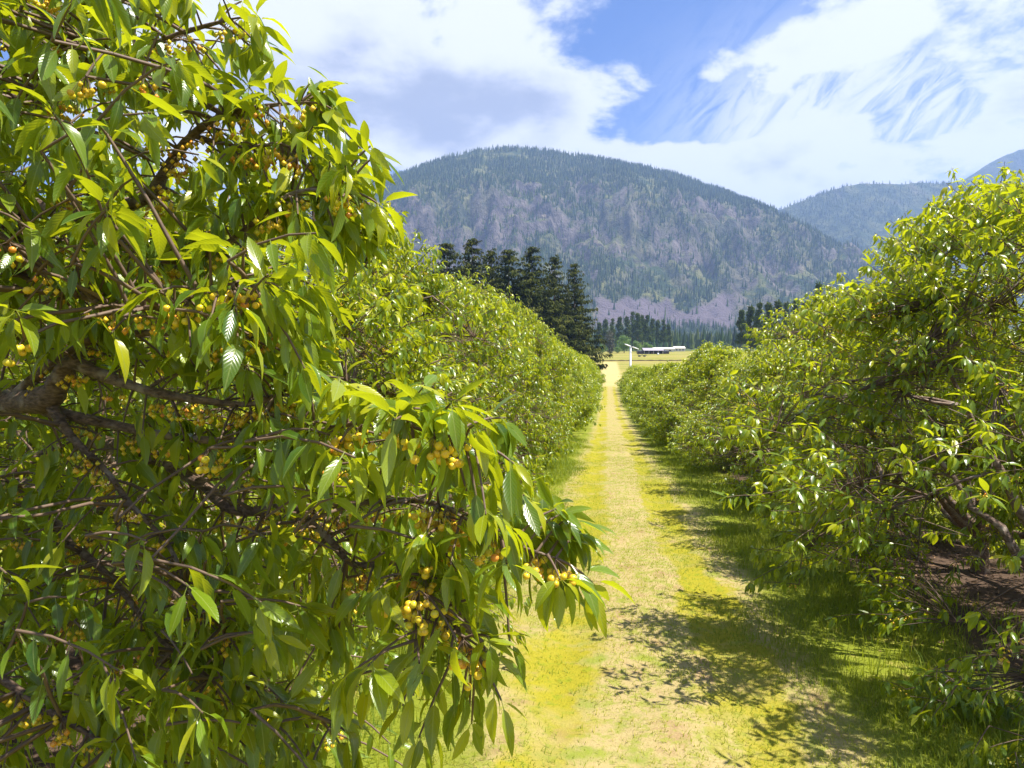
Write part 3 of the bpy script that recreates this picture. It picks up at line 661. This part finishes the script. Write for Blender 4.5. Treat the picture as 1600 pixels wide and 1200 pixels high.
    def shoot(b, d, L, vig):
        pts = np.array([b + d * L * s + np.array([0, 0, -.30 * L * s * s]) for s in (0, .35, .7, 1.0)])
        if ground_ok(pts[-1]): shoots.append((pts, vig)); twig.tube(pts, [.0055, .0045, .004, .003], 4, False)
    for b, ax, rad in fine:
        for _ in range(2 if rad < .02 else 1):
            side = unit(np.cross(ax, r.normal(0, 1, 3))); d = unit(side + ax * .5 + np.array([0, 0, .35])); shoot(b, d, r.uniform(.07, .26), r.uniform(.3, 1))
        if r.uniform() < .5: spurs.append(b - np.array([0, 0, rad]) + unit(np.array([0, 0, CAMZ]) - base - b) * r.uniform(.0, .09))
    for lp in limbs_px:
        p = P(*lp[-1][:3]) - base; q = P(*lp[-2][:3]) - base; shoot(p, unit(p - q), .12, .9)
    # shoots that fill the crown, thinner toward the top right where the sky shows through
    xm = lambda y: np.interp(y, [0, 150, 200, 260, 300, 340, 400, 500, 600, 680, 760, 850, 920, 1000, 1100, 1200], [330, 380, 330, 330, 400, 380, 400, 470, 500, 560, 560, 620, 620, 600, 620, 640])
    k = 0
    while k < 520:
        py = r.uniform(-60, 1200); px = r.uniform(-150, 640)
        if px > xm(py) - 30: continue
        if py < 350 and px > 170 and r.uniform() < .72: continue
        if 560 < py < 800 and px < 300 and r.uniform() < .5: continue
        if py > 880 and px > 330 and r.uniform() < .7: continue
        if py > 930 and px < 200 and r.uniform() < .6: continue
        dep = r.uniform(2.5, 5.2) if r.uniform() < .75 else r.uniform(2.0, 2.6)
        if 540 < py < 800 and px < 320: dep = max(dep, 3.1)
        b = P(px, py, dep) - base
        if b[2] < .3: continue
        j = np.argmin(((nodes - b) ** 2).sum(1)); d = unit(unit(b - np.array([.3, .3, 2.0])) + np.array([0.25, -.1, .25]) + r.normal(0, .4, 3))
        if np.linalg.norm(nodes[j] - b) > 1.0: continue
        cn = curve_pts(nodes[j], b, 5, .05, r); twig.tube(cn, np.linspace(.008, .005, 5), 4, False); sparse.append((cn, .35))
        shoot(b, d, r.uniform(.16, .45), r.uniform(.2, 1.0)); k += 1
        if r.uniform() < .16: spurs.append(b)
    # the rest of the crown, mostly overhead and behind, which shades the inside of the tree
    k = 0; over = []; cen = np.array([0.2, .6, 0])
    while k < 620:
        z = r.uniform(1.0, 5.2); a = r.uniform(0, 6.283); b = cen + np.array([math.cos(a), math.sin(a), 0]) * 3.0 * prof_r(z, 5.4) * (1 - abs(r.normal(0, .22))) + np.array([0, 0, z])
        q = np.linalg.inv(CAMM) @ np.append(b + base, 1); dp = -q[2]; px, py = (800 + F * q[0] / dp, 600 - F * q[1] / dp) if dp > .2 else (-999, 0)
        if np.linalg.norm(q[:3]) < 2.7 or px > 330 or (dp > .2 and py < 380 and px > 120) or (dp > .2 and dp < 3.4 and px > -80): continue
        d = unit(unit(b - np.array([0, 0, 2.0])) + r.normal(0, .4, 3) + np.array([0, 0, .2])); L_ = r.uniform(.25, .55)
        pts = np.array([b + d * L_ * s + np.array([0, 0, -.2 * L_ * s * s]) for s in (0, .5, 1.0)]); over.append((pts, .5)); twig.tube(pts, [.005, .004, .003], 3, False); k += 1
        j = np.argmin(((nodes - b) ** 2).sum(1)); twig.tube(curve_pts(nodes[j], b, 4, .05, r), np.linspace(.010, .006, 4), 3, False)
    tag(obj('foliage', leaf_mass(shoot_leaves(over, r, .10, .16, 22, (4, 8)), TPL_FAR, 'foliage', None, False), M_LEAF, root), kind='stuff')
    L = shoot_leaves(shoots, r, .095, .155, 22, (6, 10)); L2 = shoot_leaves(sparse, r, .09, .15, 13, (2, 5)); L = {k_: np.concatenate([L[k_], L2[k_]]) for k_ in L}; W = np.eye(4); W[:3, 3] = base
    pw = L['p'] + base; dist = np.linalg.norm(pw - np.array([0, 0, CAMZ]), axis=1); keep = (dist > 1.25) & ~prune(pw + L['M'][:, :, 1] * .45); L = sub(L, keep)
    L['t'] = np.clip(L['t'] - .10, 0, 1); pick = r.uniform(0, 1, len(L['p'])) < .16
    tag(obj('foliage', leaf_mass(sub(L, ~pick), TPL_HERO, 'foliage', None), M_LEAFV, root), kind='stuff'); leaf_objects(sub(L, pick), root, W, 300)
    spurs = np.array(spurs); C = fruit_at(spurs, r, (6, 14), stem=twig); ok, dep = in_view(C + base, 0)
    tag(twig.build('twigs', M_TWIG, root), kind='stuff')
    order = np.argsort(np.where(ok, dep, 99)); big = order[:300]; rest = order[300:]
    for i in big:
        o = bpy.data.objects.new('cherry', CHERRY_ME); COL.objects.link(o); o.parent = root; o.location = C[i]; s = .0125 * r.uniform(.85, 1.12); o.scale = (s, s, s)
    if len(rest): tag(obj('fruit', fruit_mesh(C[rest], r, .0115), M_FRUIT, root), 'clusters of ripening yellow cherries', kind='stuff')
    print('hero leaves', len(L['p']), 'cherries', len(C))
hero()

# ------------------------------------------------------------------ grass and litter
def grass():
    r = np.random.default_rng(77)
    def blades(n, xlo, xhi, ylo, yhi, power, hfun, tfun, dens, wid, lean=1.0):
        y = ylo + (yhi - ylo) * r.uniform(0, 1, n) ** power; x = r.uniform(xlo, xhi, n); keep = r.uniform(0, 1, n) < dens(x, y); x, y = x[keep], y[keep]
        ok, _ = in_view(np.stack([x, y, gz(x, y)], 1), 60); x, y = x[ok], y[ok]; n = len(x)
        h = hfun(x, y, n) ; a = r.uniform(0, 6.283, n); ln = r.uniform(.15, .9, n) * h * lean; w = wid * (1 + y / 14) * r.uniform(.7, 1.3, n)
        p = np.stack([x, y, gz(x, y) - .004], 1); sd = np.stack([np.cos(a), np.sin(a), 0 * a], 1); f = np.stack([-np.sin(a), np.cos(a), 0 * a], 1); z = np.array([0, 0, 1.0])
        V = np.stack([p - sd * w[:, None], p + sd * w[:, None], p + f * (ln * .35)[:, None] + z * (h * .62)[:, None] - sd * w[:, None] * .75, p + f * (ln * .35)[:, None] + z * (h * .62)[:, None] + sd * w[:, None] * .75, p + f * ln[:, None] + z * (h * .95)[:, None]], 1)
        T = np.array([(0, 1, 3), (0, 3, 2), (2, 3, 4)])[None] + (np.arange(n) * 5)[:, None, None]
        return V.reshape(-1, 3), T.reshape(-1, 3), np.repeat(np.clip(tfun(x, y, n), 0, 1), 5)
    trk = lambda x: np.exp(-((x + .48) / .36) ** 2) + np.exp(-((x - 1.3) / .3) ** 2)
    patch = lambda x, y: fbm(x * .9, y * .5, 91, 4)
    wob = lambda x, y: x + .55 * fbm(x * .7, y * .8, 95, 4)
    parts = [
        blades(215000, -2.2, 3.4, 3.2, 62, 2.1, lambda x, y, n: r.uniform(.014, .05, n), lambda x, y, n: .74 + .22 * fbm(x * 1.3, y * .8, 92, 4) - .30 * trk(x) * r.uniform(.6, 1.1, n) - .35 * (sstep(-.9, -1.7, wob(x, y)) + sstep(1.6, 2.3, wob(x, y))) + r.normal(0, .11, n), lambda x, y: np.clip(.7 + .7 * patch(x, y), .12, 1) * (1 - sstep(18, 60, y)), .0022, 2.2),
        blades(75000, -4.2, -.6, 3.2, 40, 1.6, lambda x, y, n: r.uniform(.04, .20, n) * (.25 + 1.1 * sstep(-.8, -2.1, wob(x, y))), lambda x, y, n: .34 + .28 * fbm(x, y, 93, 4) + r.normal(0, .13, n), lambda x, y: np.clip(.8 + .6 * patch(x, y) - .7 * sstep(-3.0, -3.7, x), .08, 1) * sstep(-.7, -1.6, wob(x, y)), .0026),
        blades(85000, 1.3, 5.0, 3.2, 40, 1.6, lambda x, y, n: r.uniform(.03, .19, n) * (.25 + .9 * sstep(1.6, 2.8, wob(x, y))), lambda x, y, n: .38 + .3 * fbm(x, y, 94, 4) + r.normal(0, .15, n), lambda x, y: np.clip(.75 + .6 * patch(x, y) - .85 * sstep(3.5, 4.3, x), .06, 1) * sstep(1.5, 2.4, wob(x, y)), .0026),
        blades(2600, -4, 4.6, 3.4, 22, 1.3, lambda x, y, n: r.uniform(.2, .42, n), lambda x, y, n: r.uniform(.3, .95, n), lambda x, y: 1.0 * ((x < -1.5) | (x > 2.7)), .0022),
        blades(9000, 6.6, 13, 6, 30, 1.3, lambda x, y, n: r.uniform(.05, .22, n), lambda x, y, n: .5 + r.normal(0, .15, n), lambda x, y: np.ones_like(x), .004)]
    Vs, Ts, Ti = [], [], []; n0 = 0
    for V, T, t in parts: Vs.append(V); Ts.append(T + n0); Ti.append(t); n0 += len(V)
    tag(obj('grass', mesh_tri('grass', np.vstack(Vs), np.vstack(Ts), dict(tint=np.concatenate(Ti))), M_GRASS), 'short dry grass on the path and taller green grass along both tree rows', 'grass', kind='stuff')
    # dead leaves under the trees
    n = 9000; x = np.where(r.uniform(0, 1, n) < .5, r.normal(-4.6, .9, n), r.normal(5.3, 1.0, n)); y = 3 + 20 * r.uniform(0, 1, n) ** 1.4
    d = np.stack([r.normal(0, 1, n), r.normal(0, 1, n), r.normal(0, .15, n)], 1); up = np.stack([r.normal(0, .35, n), r.normal(0, .35, n), np.ones(n)], 1)
    p = np.stack([x, y, gz(x, y) + .014], 1); ln = r.uniform(.05, .11, n)
    L = dict(p=p, M=leaf_frames(p, d, up, ln, r), k=r.integers(0, 6, n), t=r.uniform(0, 1, n), len=ln)
    m, t, out = material('dead_leaves'); a = t.new('ShaderNodeAttribute', attribute_name='tint').outputs['Fac']
    t.l.new(principled(t, t.mix(a, (0.06, 0.035, 0.02), (0.28, 0.17, 0.09)), .8, .2), out.inputs[0])
    tag(obj('leaf_litter', leaf_mass(L, TPL_FAR, 'leaf_litter', None, False), m), 'brown fallen leaves scattered on bare soil under the cherry trees', 'leaf litter', kind='stuff')
grass()

# ------------------------------------------------------------------ conifers and the trees round the field
def spruce_mesh(seed, H, R, whorls=38):
    r = np.random.default_rng(seed); pos, D, Up, Ln, Ti = [], [], [], [], []
    for w in range(whorls):
        f = (w + r.uniform(-.3, .3)) / whorls; z = H * (.06 + .94 * f ** .92); L0 = R * (1 - f) ** .8 * (1 + .12 * math.sin(w * 1.7 + seed)) + .35
        nb = int(5 + 5 * (1 - f))
        for b in range(nb):
            a = b * 2 * np.pi / nb + r.uniform(-.5, .5) + w; L = L0 * r.uniform(.55, 1.12); zj = r.normal(0, .35); o = np.array([math.cos(a), math.sin(a), 0]); sd = np.array([-o[1], o[0], 0])
            ns = max(3, int(L / .55)); s = np.linspace(.18, 1, ns)
            p = o * (L * s)[:, None] + np.array([0, 0, 1.0]) * (z + zj + L * (-.42 * s + .22 * s ** 2.6) + .25 * f * L * s)[:, None]
            for i in range(ns):
                m = 8
                pos.append(np.tile(p[i], (m, 1)) + r.normal(0, .10, (m, 3))); lat = r.uniform(-1, 1, (m, 1))
                D.append(o * .55 + sd * lat * .9 + np.array([0, 0, -1]) * r.uniform(.05, 1.0, (m, 1))); Up.append(np.tile(np.array([0, 0, 1.0]) + o * .4, (m, 1)) + r.normal(0, .25, (m, 3)))
                Ln.append(r.uniform(.7, 1.4, m) * (.55 + .5 * (1 - f))); Ti.append(np.clip(.15 + .45 * s[i] ** 2 + r.normal(.05, .2, m), 0, .93))
    p = np.vstack(pos); ln = np.concatenate(Ln)
    Mx = leaf_frames(p, np.vstack(D), np.vstack(Up), ln, r); Mx[:, :, 0] *= 1.05
    return leaf_mass(dict(p=p, M=Mx, k=r.integers(0, 6, len(p)), t=np.concatenate(Ti), len=ln), TPL_FAR, 'crown', None, False)
def conifer_trunk(H, r0): mb = MB(); mb.tube([[0, 0, -.5], [0, 0, H * .5], [0, 0, H * .97]], [r0, r0 * .6, .04], 8); return mb.mesh('trunk')
SPR = [(spruce_mesh(60 + i, 30, rr), conifer_trunk(30, .42)) for i, rr in enumerate((8.6, 7.6, 9.2))]
for c, t_ in SPR: c.materials.append(M_NEEDLE); t_.materials.append(M_TRUNKC)
def put_tree(name, crown, trunk, px, dep, top_py, H0, label, cat, group, rz, wid=1.0):
    u = (px - 800) / F * dep; x, y = cam_to_world(u, dep); g = float(gz(x, y)); top = CAMZ + (558 - top_py) / F * dep; s = (top - g) / H0
    t = tag(empty(name, (x, y, g - .1), rz, (s * wid, s * wid, s)), label, cat, group); obj('trunk', trunk, None, t); obj('crown', crown, None, t); return t
sp = [(699, 168, 376, 1.0, 'leftmost dark spruce of the tall clump behind the left row'), (738, 172, 370, .95, 'tallest dark spruce with a blunt top, second from the left of the clump'),
      (768, 180, 386, .8, 'slim dark spruce squeezed between broader spruces, third from the left'), (795, 166, 386, 1.05, 'broad ragged dark spruce in the middle of the clump'),
      (831, 170, 383, 1.0, 'dark spruce with drooping boughs, third from the right of the clump'), (866, 182, 396, .78, 'narrow pointed dark spruce, second from the right of the clump'),
      (897, 190, 408, .72, 'rightmost dark spruce standing free beside the grass path')]
for i, (px, dep, ty, wd, lab) in enumerate(sp): put_tree('spruce_tree', *SPR[i % 3], px, dep, ty, 30, lab, 'spruce tree', 'dark spruces behind the left row', i * 1.9, wd * 1.42)
def blob_tree(seed, H, R, n, leaf, shape):
    """loose crown of leaf sized faces in several clumps; shape 'round', 'pine' or 'oval'"""
    r = np.random.default_rng(seed); C = []
    nc = 26
    for i in range(nc):
        f = r.uniform(0, 1); a = r.uniform(0, 6.28)
        if shape == 'pine': z = H * (.30 + .68 * f); rr = R * (1 - f) ** .7 * r.uniform(.3, 1); cr = R * .34 * (1.1 - .6 * f)
        elif shape == 'oval': z = H * (.10 + .84 * f); rr = R * math.sin(math.pi * (.12 + .8 * f)) * r.uniform(.2, .8); cr = R * .42
        else: z = H * (.24 + .62 * f); rr = R * math.sin(math.pi * (.2 + .68 * f)) * r.uniform(.2, .85); cr = R * .40
        C.append((math.cos(a) * rr, math.sin(a) * rr, z, cr))
    C = np.array(C); q = r.integers(0, nc, n); d = unit(r.normal(0, 1, (n, 3))); p = C[q, :3] + d * (C[q, 3] * r.uniform(.5, 1.05, n))[:, None] * np.array([1, 1, .8])
    ln = leaf * r.uniform(.7, 1.3, n)
    return leaf_mass(dict(p=p, M=leaf_frames(p, d + r.normal(0, .6, (n, 3)) - np.array([0, 0, .4]), d + np.array([0, 0, .8]), ln, r), k=r.integers(0, 6, n), t=np.clip(r.normal(.4, .2, n) + .12 * np.sin(q), 0, .93), len=ln), TPL_FAR, 'crown', None, False)
def tk(H, r0): m = conifer_trunk(H, r0); m.materials.append(M_TRUNKC); return m
PN = [(blob_tree(80 + i, 26, 4.2, 2600, 1.5, 'pine'), tk(26, .35)) for i in range(3)]
for c, _ in PN: c.materials.append(M_PINE)
RD = [(blob_tree(90 + i, 12, 5, 2400, .9, 'round'), tk(9, .3)) for i in range(2)]
for c, _ in RD: c.materials.append(M_BROAD)
OV = (blob_tree(95, 16, 4.3, 2400, .9, 'oval'), tk(14, .3)); OV[0].materials.append(M_OLIVE)
put_tree('dark_tree', *OV, 952, 455, 514, 16, 'brownish dark oval tree at the far edge of the hay field by the spruces', 'tree', None, 0.3)
put_tree('round_tree', *RD[0], 975, 470, 522, 12, 'bright green round tree behind the head of the wind machine', 'tree', None, 1.0, .95)
put_tree('field_bush', *RD[1], 964, 462, 541, 12, 'low green bush between the dark oval tree and the bright round tree', 'bush', 'bushes along the far edge of the field', 2.0, 1.6)
put_tree('field_bush', *RD[0], 994, 475, 531, 12, 'light green bush just right of the bright round tree', 'bush', 'bushes along the far edge of the field', 2.6, 1.0)
put_tree('field_bush', *RD[1], 1011, 480, 534, 12, 'yellow green rounded bush standing behind the low farm shed', 'bush', 'bushes along the far edge of the field', .6, 1.25)
put_tree('field_bush', *RD[0], 941, 450, 538, 12, 'green bush at the field edge beside the rightmost spruce', 'bush', 'bushes along the far edge of the field', 3.6, 1.2)
r_ = np.random.default_rng(8)
for i, px in enumerate((936, 946, 957, 968, 979, 988, 996, 1003, 1011, 1019, 1027, 1036, 1044)):
    put_tree('pine_tree', *PN[i % 3], px, 560 + r_.uniform(-25, 40), np.interp(px, [936, 975, 985, 1010, 1036, 1044], [500, 497, 490, 494, 500, 508]) + r_.uniform(-4, 4), 26,
             'tall pine in the dark stand behind the farm shed and field bushes', 'pine tree', 'pines behind the farm shed', r_.uniform(0, 6), r_.uniform(.8, 1.1))
for i, (px, ty) in enumerate(((1158, 484), (1172, 478), (1186, 474), (1200, 473), (1214, 470), (1228, 474), (1242, 469), (1256, 472))):
    put_tree('pine_tree', *PN[i % 3], px, 330 + r_.uniform(-20, 20), ty, 26, 'olive green pine in the clump whose tops show above the right row', 'pine tree', 'pines above the right row', r_.uniform(0, 6), r_.uniform(.75, 1))
put_tree('pine_tree', *PN[1], 1277, 310, 442, 26, 'lone taller pine rising at the right end of the clump above the right row', 'pine tree', 'pines above the right row', 1.0, .6)

# ------------------------------------------------------------------ wind machine, shed, field things
M_WHITE = simple('white_paint', (0.78, 0.79, 0.82), 0.45, 0.06, 1.5)
M_ROOFM = simple('grey_metal_roof', (0.40, 0.36, 0.40), 0.5, 0.15, 0.6, 0.2)
M_DARKW = simple('dark_timber', (0.07, 0.05, 0.055), 0.85, 0.35, 2.0)
M_PALE = simple('pale_wall', (0.62, 0.58, 0.52), 0.8, 0.12, 0.8)
M_STEEL = simple('dark_steel', (0.06, 0.06, 0.065), 0.5, 0.3, 3.0)
M_RUBBER = simple('rubber', (0.03, 0.03, 0.03), 0.8, 0.2, 3.0)
M_RED = simple('rusty_paint', (0.20, 0.09, 0.06), 0.6, 0.3, 2.0)
def spot(px, dep):
    u = (px - 800) / F * dep; x, y = cam_to_world(u, dep); return x, y, float(gz(x, y))
def wind_machine():
    x, y, g = spot(985, 232); t = tag(empty('wind_machine', (x, y, g)), 'white frost protection wind machine tower with two blade propeller beside the far right row', 'wind machine', None)
    H = CAMZ + (558 - 542) / F * 232 - g
    m = MB(); m.tube([[0, 0, -.2], [0, 0, .25]], [.8, .8], 12); m.build('concrete_base', simple('concrete', (.4, .39, .37), .9), t)
    m = MB(); m.tube([[0, 0, .25], [0, 0, .5], [0, 0, H]], [.48, .40, .30], 14); m.build('tower', M_WHITE, t)
    m = MB(); m.box((1.1, 0, .85), (.6, .5, .6)); m.box((1.1, 0, 1.5), (.45, .35, .06)); m.build('engine_box', M_STEEL, t, False)
    d = unit(np.array([RGT[0] * .35 - FWD[0], RGT[1] * .35 - FWD[1], -.12])); c = np.array([0, 0, H + .15])
    m = MB(); m.tube([c - d * .5, c, c + d * .55], [.2, .26, .18], 10); m.build('gearbox', M_STEEL, t)
    hub = c + d * .75; m = MB(); m.tube([hub - d * .2, hub + d * .15], [.16, .1], 10); m.build('hub', M_STEEL, t)
    side = unit(np.cross(d, np.array([0, 0, 1.0]))); up = np.cross(side, d); ax = unit(side * .95 + up * .30)
    if ax @ RGT > 0 and ax[2] > 0: ax = unit(-side * .95 * np.sign(side @ RGT) + up * .30)
    for s in (-1, 1):
        m = MB(); bx_ = ax * s; ch = np.cross(d, bx_); V = []
        for q, wch, th in ((.15, .10, .06), (.8, .22, .045), (1.8, .21, .03), (2.9, .13, .015)):
            tw = .5 - .15 * q; e = ch * math.cos(tw) + d * math.sin(tw); nn = np.cross(e, bx_)
            V += [hub + bx_ * q + e * wch, hub + bx_ * q + nn * th, hub + bx_ * q - e * wch, hub + bx_ * q - nn * th]
        T = []
        for i in range(3):
            for j in range(4): a, b = i * 4 + j, i * 4 + (j + 1) % 4; T += [(a, b, b + 4), (a, b + 4, a + 4)]
        T += [(0, 2, 1), (0, 3, 2), (12, 13, 14), (12, 14, 15)]; m.add(V, T); m.build('blade', M_WHITE, t)
wind_machine()
def shed():
    x, y, g = spot(1021, 440); t = tag(empty('farm_shed', (x, y, g), YAW), 'long low open fronted farm shed with a grey metal roof beyond the hay field', 'shed')
    W = 6.2
    m = MB(); m.box((0, 4, 1.3), (W, .1, 1.3)); m.box((-W + .1, 2, 1.3), (.1, 1.9, 1.3)); m.box((W - .1, 2, 1.3), (.1, 1.9, 1.3)); m.build('wall', M_DARKW, t, False)
    for i in range(5): m = MB(); m.box((-W + .25 + i * (2 * W - .5) / 4, -.1, 1.2), (.11, .11, 1.2)); m.build('post', M_PALE if i else M_PALE, t, False)
    m = MB(); R = Matrix.Rotation(math.radians(17), 3, 'X'); m.box((0, 1.9, 3.05), (W + .4, 2.9, .07), R); m.build('roof', M_ROOFM, t, False)
    for s, w_ in ((-1, 1.9), (1, 2.0)):
        m = MB(); m.box((s * (W + w_ + .02), 2.4, .95), (w_, 1.5, .95)); wing = m.build('side_wing', M_DARKW, t, False)
        m = MB(); m.box((s * (W + w_ + .06), 2.3, 2.0), (w_ + .2, 1.8, .06), Matrix.Rotation(math.radians(8), 3, 'X')); m.build('wing_roof', M_STEEL, wing, False)
    for i in range(3): m = MB(); m.box((-3.8 + i * 3.6, 1.6, .65), (.9, .8, .65)); m.build('stored_crate_stack', M_RED if i == 1 else M_STEEL, t, False)
    # pale long building behind, gable roof
    def house(px, dep, W, D, h, rf, label, name='farm_building'):
        x, y, g = spot(px, dep); b = tag(empty(name, (x, y, g), YAW), label, 'building', 'farm buildings beyond the field')
        m = MB(); m.box((0, D, h / 2), (W, D, h / 2)); m.build('wall', M_PALE, b, False)
        m = MB(); V = [(-W - .4, -.4, h + .02), (W + .4, -.4, h + .02), (W + .4, D, h + rf), (-W - .4, D, h + rf), (-W - .4, 2 * D + .4, h + .02), (W + .4, 2 * D + .4, h + .02)]
        m.add(V, [(0, 1, 2), (0, 2, 3), (3, 2, 5), (3, 5, 4), (0, 3, 4), (1, 5, 2), (0, 4, 5), (0, 5, 1)]); m.build('roof', M_PALE, b, False)
        for i in range(3): m = MB(); m.box((-W * .6 + i * W * .6, -.03, h * .5), (W * .11, .03, h * .22)); m.build('window', M_STEEL, b, False)
    house(1037, 500, 7.5, 3.5, 2.0, 1.3, 'long pale building with a white roof behind the farm shed')
    house(1062, 520, 4.0, 3.5, 2.3, 1.6, 'small white roofed house right of the farm shed, partly behind cherry foliage')
shed()
def wagon():
    x, y, g = spot(1003, 395); t = tag(empty('farm_wagon', (x, y, g), YAW + .1), 'dark flat farm wagon with side racks parked in the hay field', 'wagon')
    m = MB(); m.box((0, 0, .85), (2.3, 1.0, .10)); m.build('deck', M_STEEL, t, False)
    m = MB(); m.box((0, -.95, 1.7), (2.2, .04, .12)); m.box((0, .95, 1.7), (2.2, .04, .12)); m.build('rail', M_STEEL, t, False)
    for sx in (-2.1, 0, 2.1):
        for sy in (-.95, .95): m = MB(); m.box((sx, sy, 1.28), (.06, .05, .33)); m.build('stake', M_DARKW, t, False)
    for sx in (-1.5, 1.5):
        for sy in (-1.05, 1.05):
            m = MB(); m.tube([[sx, sy - .13, .42], [sx, sy + .13, .42]], [.42, .42], 16); w = m.build('wheel', M_RUBBER, t, False)
            m = MB(); m.tube([[sx, sy - .15, .42], [sx, sy + .15, .42]], [.2, .2], 10); m.build('rim', M_PALE, w, False)
    m = MB(); m.tube([[2.3, 0, .7], [3.6, 0, .45]], [.06, .05], 6); m.build('drawbar', M_STEEL, t)
    x, y, g = spot(1028, 425); b = tag(empty('water_tank', (x, y, g)), 'small white water tank standing in front of the farm shed', 'tank')
    m = MB(); m.tube([[0, 0, 0], [0, 0, .9], [0, 0, 1.05]], [.6, .6, .35], 14); m.build('tank_body', M_WHITE, b); m = MB(); m.tube([[0, 0, 1.03], [0, 0, 1.18]], [.18, .18], 10); m.build('lid', M_STEEL, b)
wagon()
def bank():
    m, t, out = material('bank_soil'); p = t.new('ShaderNodeNewGeometry').outputs['Position']
    t.l.new(principled(t, t.mix(t.noise(p, .8, 5), (0.07, 0.055, 0.03), (0.16, 0.13, 0.05)), .95, .1), out.inputs[0])
    us = np.linspace(-75, 95, 120); mb = MB(); pts = []
    for u in us:
        x, y = cam_to_world(u, 338 + 2.0 * math.sin(u / 30)); pts.append((x, y, float(gz(x, y)) + .12))
    mb.tube(pts, .45 + .12 * np.sin(us * 1.3), 6); tag(mb.build('earth_bank', m), 'low dark earth bank running straight across the hay field', 'earth bank')
bank()

# ------------------------------------------------------------------ haze in the valley air
def haze():
    me = MB(); me.box((0, 4300, 700), (8000, 4900, 730)); m, t, out = material('valley_haze')
    v = t.new('ShaderNodeVolumePrincipled'); v.inputs['Color'].default_value = (0.40, 0.58, 1.0, 1); v.inputs['Density'].default_value = 0.00013; v.inputs['Anisotropy'].default_value = 0.2
    t.l.new(v.outputs[0], out.inputs['Volume'])
    tag(me.build('haze', m, None, False), 'thin blue haze filling the valley air in front of the mountains', 'haze', kind='stuff')
haze()

if __name__ == '__main__': print('TRIS', sum(len(m.polygons) for m in bpy.data.meshes), 'OBJ', len(bpy.data.objects))
